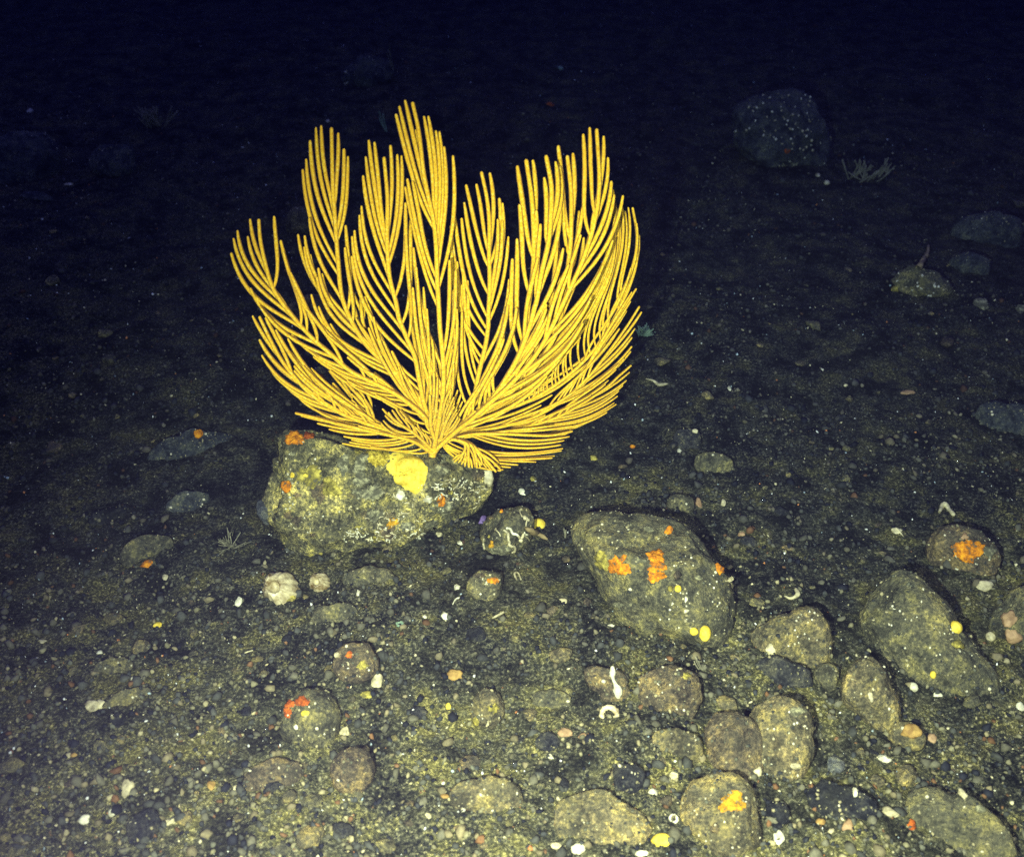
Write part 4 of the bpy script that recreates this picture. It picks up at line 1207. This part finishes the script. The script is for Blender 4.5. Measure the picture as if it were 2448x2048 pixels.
 ('white_shell', 'shell', 'cream', 1840, 1090, 20, 12, 'cream club-shaped shell left of the orange-patched low rock'),
 ('pebble', 'pebble', 'white', 1496, 797, 8, 11, 'white dot on the dark mud right of the sea fan'),
 ('pebble', 'pebble', 'white', 1686, 758, 6, 6, 'lone bright white dot on the dark mud at right'),
 ('pebble', 'pebble', 'cream', 1735, 790, 8, 6, 'lone cream dot on the dark mud at right'),
 ('white_shell', 'shell', 'white', 735, 1215, 8, 14, 'small white sliver right of the large barnacle'),
 ('pebble', 'pebble', 'tan', 575, 1262, 14, 14, 'tan ring-like pebble below the largest barnacle'),
 ('pebble', 'pebble', 'green', 820, 1280, 16, 16, 'pale triangular chip below the low olive stone'),
 ('pebble', 'pebble', 'white', 73, 1352, 16, 10, 'white flake in the left foreground near the edge'),
 ('pebble', 'pebble', 'white', 205, 1338, 12, 9, 'cream flake left of the white triangular chip'),
 ('pebble', 'pebble', 'cream', 88, 1315, 16, 8, 'narrow cream flake near the left edge'),
 ('pebble', 'pebble', 'cream', 141, 1548, 12, 10, 'left of two small pale dots at lower left'),
 ('pebble', 'pebble', 'ochre', 151, 1547, 12, 9, 'right of two small dots at lower left, yellowish'),
 ('pebble', 'pebble', 'cream', 485, 1615, 12, 14, 'cream chip in front of the dark bluish stone'),
 ('pebble', 'pebble', 'ochre', 432, 1610, 16, 22, 'orange-tan chip left of the cream chip'),
 ('pebble', 'pebble', 'dark', 560, 1615, 44, 26, 'black flat pebble right of the cream chip at lower left'),
 ('pebble', 'pebble', 'dark', 590, 1310, 24, 20, 'black round pebble below the barnacles'),
 ('pebble', 'pebble', 'dark', 505, 1460, 22, 22, 'black round pebble left of the red-patched rock'),
 ('pebble', 'pebble', 'dark', 700, 1705, 44, 34, 'black pebble on the mud near the bottom'),
 ('pebble', 'pebble', 'cream', 878, 1672, 12, 14, 'cream pebble near the bottom, right of the black one'),
 ('pebble', 'pebble', 'white', 950, 1660, 8, 11, 'brilliant white dot near the bottom middle'),
 ('pebble', 'pebble', 'ochre', 913, 1632, 16, 10, 'orange-yellow oval pebble near the bottom middle'),
 ('pebble', 'pebble', 'yellow', 920, 1448, 12, 12, 'pale yellow ball left of the knobbly tan stone'),
 ('pebble', 'pebble', 'dark', 857, 1462, 34, 30, 'black pebble left of the pale yellow ball'),
]
for i, (nm, ct, mt, x, y, w, h, lb) in enumerate(ITEMS):
    ball = nm in ('ball_sponge', 'barnacle')
    bit(nm, lb, ct, mt, x, y, w, h, seed=300 + i, nf=0 if ball else 14, rough=.14 if ball else .42, tall=.9 if ball else .6, lift=.3 if ball else .05,
        bend=.5 if 'kidney' in nm else 0, sub=3)

def ring_shell(px, py, r, label, mat='cream'):
    P, n, t, rr = surf_hit(px * K, py * K)
    s = t / FPX * K
    a = np.linspace(0, 2 * math.pi, 34)
    ax = Vector((0, -.6, .8)); x = Vector((1, 0, 0)); y = ax.cross(x)
    g_ = np.random.default_rng(int(px))
    pts = [np.array(x * math.cos(q) * r * s + y * math.sin(q) * r * s * .95) for q in a]
    sw = Sweep(10)
    sw.add(pts, r * s * (.30 + .14 * g_.random(len(pts))), bump=.2)
    o = sw.build('ring_shell', MAT[mat]); o.location = P + ax * r * s * .25
    tag(o, label, 'shell')
ring_shell(1249, 1465, 15, 'crusty brown-cream ring-shaped shell below the white stalked sponge', 'barnacle')
ring_shell(1381, 1678, 7, 'little white ring on the mud left of the amber-patched rock', 'white')

def free_worm(name, label, cat, mat, pts, r, radii=None, rise=0.0):
    P0 = np.array(surf_hit(pts[0][0] * K, pts[0][1] * K)[0])
    s = surf_hit(pts[0][0] * K, pts[0][1] * K)[2] / FPX
    A, _ = polyline(pts, 22)
    P = np.array(drop(A, None, r * s * .8)) - P0
    P[:, 2] += np.linspace(0, rise, len(P))
    sw = Sweep(10)
    sw.add(P, (np.interp(np.linspace(0, 1, 22), np.linspace(0, 1, len(radii)), radii) if radii else r) * s * np.ones(22), bump=.08)
    o = sw.build(name, MAT[mat]); o.location = P0
    tag(o, label, cat)
free_worm('stalked_sponge', 'white dumbbell-shaped stalked sponge lying right of centre in the foreground', 'sponge', 'white', [(1268, 1430), (1264, 1412), (1257, 1395), (1256, 1382), (1256, 1372)], 6, [4, 9, 12, 8, 4, 3.5, 6, 7.5, 5])
free_worm('finger_sponge', 'orange-tan finger sponge below the yellow ball sponge', 'sponge', 'horn', W5([(900, 640), (1020, 700), (1160, 780), (1330, 890)]), 6, [3, 6, 8, 7, 5, 6, 3])
free_worm('shell_fragment', 'cream club with a thin curved tail, left of the orange-patched low rock', 'shell', 'cream', [(1853, 1101), (1843, 1090), (1831, 1087)], 2, [1, 1.6, 3, 7, 5])
free_worm('shell_fragment', 'bent white shell fragment behind the orange-patched low rock', 'shell', 'cream', [(1926, 1052), (1936, 1035), (1946, 1046), (1954, 1056)], 4, [3, 5, 6, 4, 5])
free_worm('shell_fragment', 'cream hooked shell fragment on the mud above the triangular tan rock', 'shell', 'cream', [(1608, 1223), (1622, 1228), (1636, 1220), (1632, 1210)], 3, [2, 3, 4, 6, 4])
free_worm('shell_fragment', 'thin white worm tube, forked, on dark gravel right of the boulder', 'worm tube', 'white', [(928, 1240), (936, 1228), (948, 1226)], 1.6, [1.2, 2, 2])
free_worm('shell_fragment', 'pale star-shaped fragment on dark mud right of the sea fan', 'shell', 'cream', [(1325, 778), (1340, 782), (1352, 790), (1368, 788)], 3, [1, 2, 4, 4, 2])
free_worm('shell_fragment', 'white two-legged worm tube on dark gravel below the worm-covered rock', 'worm tube', 'cream', W5([(760, 1650), (720, 1530), (790, 1520), (840, 1640)]), 2, [2, 3, 2, 2])
free_worm('shell_fragment', 'long thin cream needle right of the white triangular chip', 'spine', 'cream', [(492, 1344), (505, 1338), (518, 1334)], 1.4, [.6, 1.4, 1.6])
free_worm('shell_fragment', 'row of cream worm tubes on gravel left of the brown slab', 'worm tube', 'cream', [(1010, 1268), (1022, 1262), (1032, 1256)], 2, [2, 3, 3])

# soft branched tufts
def tuft(name, label, cat, mat, px, py, n, L, spread, lean=(0, 0, 1), r=1.6, fork=0, seed=0, w=20):
    g_ = np.random.default_rng(seed)
    P, nn, t, rr = surf_hit(px * K, py * K)
    s = t / FPX * K
    sw = Sweep(7)
    ln = Vector(lean).normalized()
    for i in range(n):
        off = Vector((g_.uniform(-1, 1) * w * s * .5, g_.uniform(-1, 1) * w * s * .3, 0))
        d = (ln + Vector((g_.normal() * spread, g_.normal() * spread * .6, g_.normal() * spread * .5))).normalized()
        l = L * s * g_.uniform(.6, 1.15)
        bend = Vector((g_.normal() * .3, g_.normal() * .2, .2))
        pts = [np.array(off + d * l * q + bend * l * q * q * .5) for q in np.linspace(0, 1, 8)]
        sw.add(pts, np.interp(np.linspace(0, 1, 8), [0, .6, 1], [r * .8, r, r * .7]) * s, bump=.12)
        for k in range(fork):
            q = g_.uniform(.3, .7); p0 = off + d * l * q
            d2 = (d + Vector((g_.normal() * .5, g_.normal() * .4, g_.normal() * .3))).normalized()
            sw.add([np.array(p0 + d2 * l * .5 * u) for u in np.linspace(0, 1, 6)], r * .7 * s, bump=.12)
    o = sw.build(name, MAT[mat]); o.location = P
    tag(o, label, cat)
tuft('hydroid', 'feathery finger-like tuft right of the grey boulder in the dark', 'hydroid', 'hydroid', 1770, 368, 22, 34, .55, (.5, 0, .8), 1.7, 1, 1, 60)
tuft('hydroid', 'dim bushy tuft in the dark at upper left', 'hydroid', 'hydroid', 322, 258, 26, 34, .6, (0, 0, 1), 1.8, 1, 2, 40)
tuft('feather_star', 'spidery olive feather star on gravel left of the sea fan boulder', 'feather star', 'hydroid', 475, 1122, 16, 36, .9, (0, -.1, .6), 1.1, 1, 3, 14)
tuft('hydroid', 'pale green frilly growth beside the right edge of the sea fan', 'hydroid', 'green', 1318, 688, 16, 20, .8, (.3, 0, .7), 2.0, 1, 4, 18)
tuft('hydroid', 'thin pale sprig in the dark above the tallest frond', 'hydroid', 'hydroid', 806, 145, 3, 46, .25, (-.1, 0, 1), .8, 0, 5, 4)
tuft('hydroid', 'thin olive twig in the dark left of the tallest frond', 'hydroid', 'green', 792, 270, 3, 36, .2, (-.2, 0, 1), 1.3, 0, 6, 4)
free_worm('horn_sponge', 'tan horn-shaped sponge rising from the lumpy stone in the dark at right', 'sponge', 'horn', [(1882, 552), (1890, 540), (1900, 525), (1903, 508)], 6, [7, 6, 5.5, 5, 4, 3])
tuft('hydroid', 'small pale sprig on the right rim of the orange-patched boulder', 'hydroid', 'cream', 1492, 1192, 8, 14, .6, (.4, 0, .8), 1.3, 0, 7, 8)
tuft('hydroid', 'short olive stalk left of the orange-patched boulder', 'hydroid', 'hydroid', 1160, 1102, 2, 24, .1, (.1, 0, 1), 2.2, 0, 8, 3)
tuft('hydroid', 'small tan sprig low between the tan rocks', 'hydroid', 'hydroid', 1437, 1372, 5, 20, .4, (0, 0, 1), 1.4, 0, 9, 8)

# ------------------------------------------------------------------ countable pebbles strewn over the seabed
LAND = [('the sea fan boulder', 785, 1040), ('the orange-patched boulder', 1345, 1200), ('the largest barnacle', 578, 1210), ('the red-patched rock', 635, 1490),
        ('the egg-shaped rock', 1785, 1420), ('the yellow-stained tan rock', 1600, 1530), ('the amber-patched rock', 1485, 1680), ('the worm-covered rock', 1045, 1090),
        ('the grey boulder in the dark', 1610, 290), ('the orange-patched low rock', 1970, 1135), ('the pale lobed sponge', 195, 1450), ('the kidney-shaped sponge', 262, 1617),
        ('the knobbly tan stone', 1000, 1455), ('the broad low rock', 1920, 1320), ('the flat slab at left', 400, 922), ('the square orange sponge', 302, 1157),
        ('the horn-bearing stone', 1890, 590), ('the ring-shaped shell', 1249, 1465), ('the dim rock at the left edge', 60, 340), ('the flat dark stone', 1408, 905),
        ('the bright red square sponge', 1870, 1690), ('the white cone-shaped pebble', 1188, 1741)]
ORD = ['nearest', 'second nearest', 'third nearest', 'fourth nearest', 'fifth nearest', 'sixth nearest', 'seventh nearest', 'eighth nearest', 'ninth nearest', 'tenth nearest']
def strew():
    g_ = np.random.default_rng(42)
    base = {}
    for k in range(10):
        d, f = ico(3)
        rad = facets(d, 18, 500 + k, .55) * (1 + .22 * fbm(d * 2.2 + k, 4, k, .6))
        for m in ('olive', 'tan', 'brown', 'dark', 'grey', 'cream', 'white', 'palegrey'):
            if m in ('cream', 'white') and k > 4: continue
            me = bpy.data.meshes.new('pebble')
            me.from_pydata([tuple(v) for v in d * rad[:, None]], [], [tuple(int(i) for i in q) for q in f])
            me.polygons.foreach_set('use_smooth', np.ones(len(me.polygons), dtype=bool))
            me.materials.append(MAT[m]); me.update()
            base[(k, m)] = me
    recs, placed = [], [(x, y, max(w, h) / 2) for _, _, _, x, y, w, h, _ in ITEMS]
    tries = 0
    tones = {'olive': 'olive', 'tan': 'tan', 'brown': 'brown', 'dark': 'blackish', 'grey': 'grey', 'cream': 'cream', 'white': 'white', 'palegrey': 'pale'}
    while len(recs) < 290 and tries < 9000:
        tries += 1
        x = g_.uniform(10, 2090); y = 1757 * math.sqrt(g_.uniform(.05, 1))
        m = g_.choice(['olive', 'tan', 'brown', 'dark', 'grey', 'cream', 'white', 'palegrey'], p=[.34, .22, .13, .09, .05, .07, .05, .05])
        big = m in ('olive', 'tan', 'brown', 'dark')
        w = (g_.uniform(14, 34) * (2.2 if g_.random() < (.5 if y > 1150 else .15) else 1.0) if big else g_.uniform(4.5, 10)) * (.45 + .55 * y / 1757)
        if g_.random() < .5: w *= .6
        if any((x - a) ** 2 + (y - b) ** 2 < (w * .5 + c) ** 2 for a, b, c in placed): continue
        hit = surf_hit(x * K, y * K)
        if hit[3] is not None: continue
        if y < 960 and 470 < x < 1320 and y > 220: continue
        placed.append((x, y, w / 2))
        k = int(g_.integers(5 if m in ('cream', 'white') else 10))
        s = hit[2] / FPX * K
        flat = g_.uniform(.35, .8); asp = g_.uniform(.6, 1.0)
        o = bpy.data.objects.new('pebble', base[(k, m)]); col.objects.link(o)
        o.scale = (w * .5 * s, w * .5 * s * asp, w * .5 * s * asp * flat)
        o.rotation_euler = (g_.uniform(-.3, .3), g_.uniform(-.3, .3), g_.uniform(0, 6.28))
        o.location = hit[0] + Vector((0, 0, w * .5 * s * asp * flat * g_.uniform(-.1, .3)))
        size = 'tiny' if w < 9 else 'small' if w < 17 else 'middling' if w < 26 else 'large'
        if m == 'palegrey': size = size if size != 'middling' else 'small'
        shape = 'flat' if flat < .5 and big else 'long' if asp < .74 else 'rounded'
        ld = sorted(LAND, key=lambda q: (q[1] - x) ** 2 + (q[2] - y) ** 2)[0]
        dx, dy = x - ld[1], y - ld[2]
        where = ('right of' if dx > 0 else 'left of') if abs(dx) > abs(dy) else ('in front of' if dy > 0 else 'behind')
        recs.append((o, f'{size} {shape} {tones[m]} pebble {where} {ld[0]}', math.hypot(dx, dy), tones[m]))
    by = {}
    for r in recs: by.setdefault(r[1], []).append(r)
    for lb, rs in by.items():
        rs.sort(key=lambda r: r[2])
        for i, r in enumerate(rs):
            r[0]['label'] = lb if len(rs) == 1 else f'{lb}, {ORD[min(i, 9)]} one'
            r[0]['category'] = 'pebble'
            r[0]['group'] = 'loose pebbles strewn over the seabed'
strew()

# ------------------------------------------------------------------ gravel and shell grit nobody could count
def silt_on_rocks():
    g_ = np.random.default_rng(9)
    V, F, C_ = [], [], []
    d, f = ico(1); n = 0
    pal = np.array([(.03, .032, .03), (.10, .098, .06), (.19, .17, .085), (.34, .29, .14), (.62, .56, .34)])
    for r in ROCKS:
        co_ = np.array([v.co[:] for v in r['obj'].data.vertices]) + r['base']
        lo, hi = co_.min(0), co_.max(0)
        area = (hi[0] - lo[0]) * (hi[1] - lo[1])
        for _ in range(int(min(1500, area * 42000))):
            x, y = g_.uniform(lo[0], hi[0]), g_.uniform(lo[1], hi[1])
            h = r['bvh'].ray_cast(Vector((x, y, 2)), Vector((0, 0, -1)))
            if h[0] is None or h[1].z < .25 or h[0].z < Hs(x, y): continue
            edge = h[0].z - Hs(x, y)
            if g_.random() > .28 + .72 * math.exp(-edge / .018): continue
            rr = .0009 * (3.6 ** g_.random() ** 1.5)
            v = d * (1 + .4 * g_.uniform(-1, 1, (len(d), 1))) * rr * g_.uniform(.5, 1, 3)
            V.append(v + np.array(h[0])); F.append(f + n); n += len(d)
            C_.append(np.repeat(pal[g_.choice(5, p=[.22, .3, .28, .14, .06])][None], len(d), 0))
    o = new_obj('silt_grains', np.vstack(V), np.vstack(F).astype(np.int32), MAT['grain'], smooth=False, colors=np.vstack(C_))
    tag(o, 'silt and sand grains settled on the stones', 'silt', kind='stuff')
silt_on_rocks()

def grains(name, label, n, rlo, rhi, pal, seed, ymax=4.2, power=1.0, sink=.2, aspect=(.5, 1)):
    g_ = np.random.default_rng(seed)
    # denser where the eye can tell grains apart
    y = .45 + (ymax - .45) * g_.random(n) ** 1.7
    x = g_.uniform(-1, 1, n) * (.45 + .56 * y)
    keep = (fbm(np.stack([x * 5, y * 5, 0 * x], -1), 3, 71) + .35 + g_.uniform(-.5, .5, n)) > 0.1
    x, y = x[keep], y[keep]; n = len(x)
    r = rlo * (rhi / rlo) ** (g_.random(n) ** 2.2)
    z = H(x, y) + r * (.5 - sink)
    d, f = ico(1)
    q = g_.normal(size=(n, 3, 3)); Q, _ = np.linalg.qr(q)
    sc = np.stack([np.ones(n), g_.uniform(*aspect, n), g_.uniform(*aspect, n)], -1)
    j = 1 + .42 * g_.uniform(-1, 1, (n, len(d), 1))
    V = (d[None] * j) * (sc * r[:, None])[:, None, :]
    V = np.einsum('nvi,nij->nvj', V, Q) + np.stack([x, y, z], -1)[:, None, :]
    F = (f[None] + (np.arange(n) * len(d))[:, None, None]).reshape(-1, 3).astype(np.int32)
    cols, pr = zip(*[(c, p) for c, p in pal]); pr = np.array(pr) / sum(pr)
    c = np.array(cols)[g_.choice(len(cols), n, p=pr)] * g_.uniform(.7, 1.3, (n, 1))
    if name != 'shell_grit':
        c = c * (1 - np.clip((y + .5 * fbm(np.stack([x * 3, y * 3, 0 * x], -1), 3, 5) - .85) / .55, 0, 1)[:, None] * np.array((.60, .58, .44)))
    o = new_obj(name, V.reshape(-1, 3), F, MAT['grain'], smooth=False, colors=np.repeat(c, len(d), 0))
    tag(o, label, name.replace('_', ' '), kind='stuff')
DK = [((.010, .011, .016), 3), ((.04, .042, .038), 3), ((.10, .098, .062), 4), ((.19, .17, .085), 3.4), ((.34, .29, .14), 1.6), ((.16, .085, .035), .7)]
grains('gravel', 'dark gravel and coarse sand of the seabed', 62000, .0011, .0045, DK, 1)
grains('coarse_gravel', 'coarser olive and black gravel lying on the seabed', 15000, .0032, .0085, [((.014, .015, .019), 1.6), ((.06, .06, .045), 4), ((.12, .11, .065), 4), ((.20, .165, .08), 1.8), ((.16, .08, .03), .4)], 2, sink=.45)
grains('shell_grit', 'white and cream shell grit scattered over the seabed', 9000, .0007, .0030, [((.75, .74, .6), 3), ((.55, .48, .26), 4), ((.35, .42, .40), 2), ((.5, .2, .06), .6)], 3, aspect=(.3, .9))

# ------------------------------------------------------------------ water
def water_haze():
    v = [(x, y, z) for x in (-9.5, 9.5) for y in (-1.1, 10.8) for z in (-1.2, 1.25)]
    f = [(0, 1, 3, 2), (4, 6, 7, 5), (0, 4, 5, 1), (2, 3, 7, 6), (0, 2, 6, 4), (1, 5, 7, 3)]
    m = bpy.data.materials.new('haze'); m.use_nodes = True
    nt = m.node_tree; nt.nodes.clear()
    out = nt.nodes.new('ShaderNodeOutputMaterial')
    p = nt.nodes.new('ShaderNodeVolumePrincipled')
    p.inputs['Color'].default_value = (.0050, .0046, .0130, 1)
    p.inputs['Density'].default_value = .42
    p.inputs['Absorption Color'].default_value = (.01, .10, .40, 1)
    nt.links.new(p.outputs[0], out.inputs['Volume'])
    o = new_obj('haze', v, f, m, smooth=False)
    tag(o, 'dark blue sea water filling the scene', 'water', kind='stuff')
water_haze()
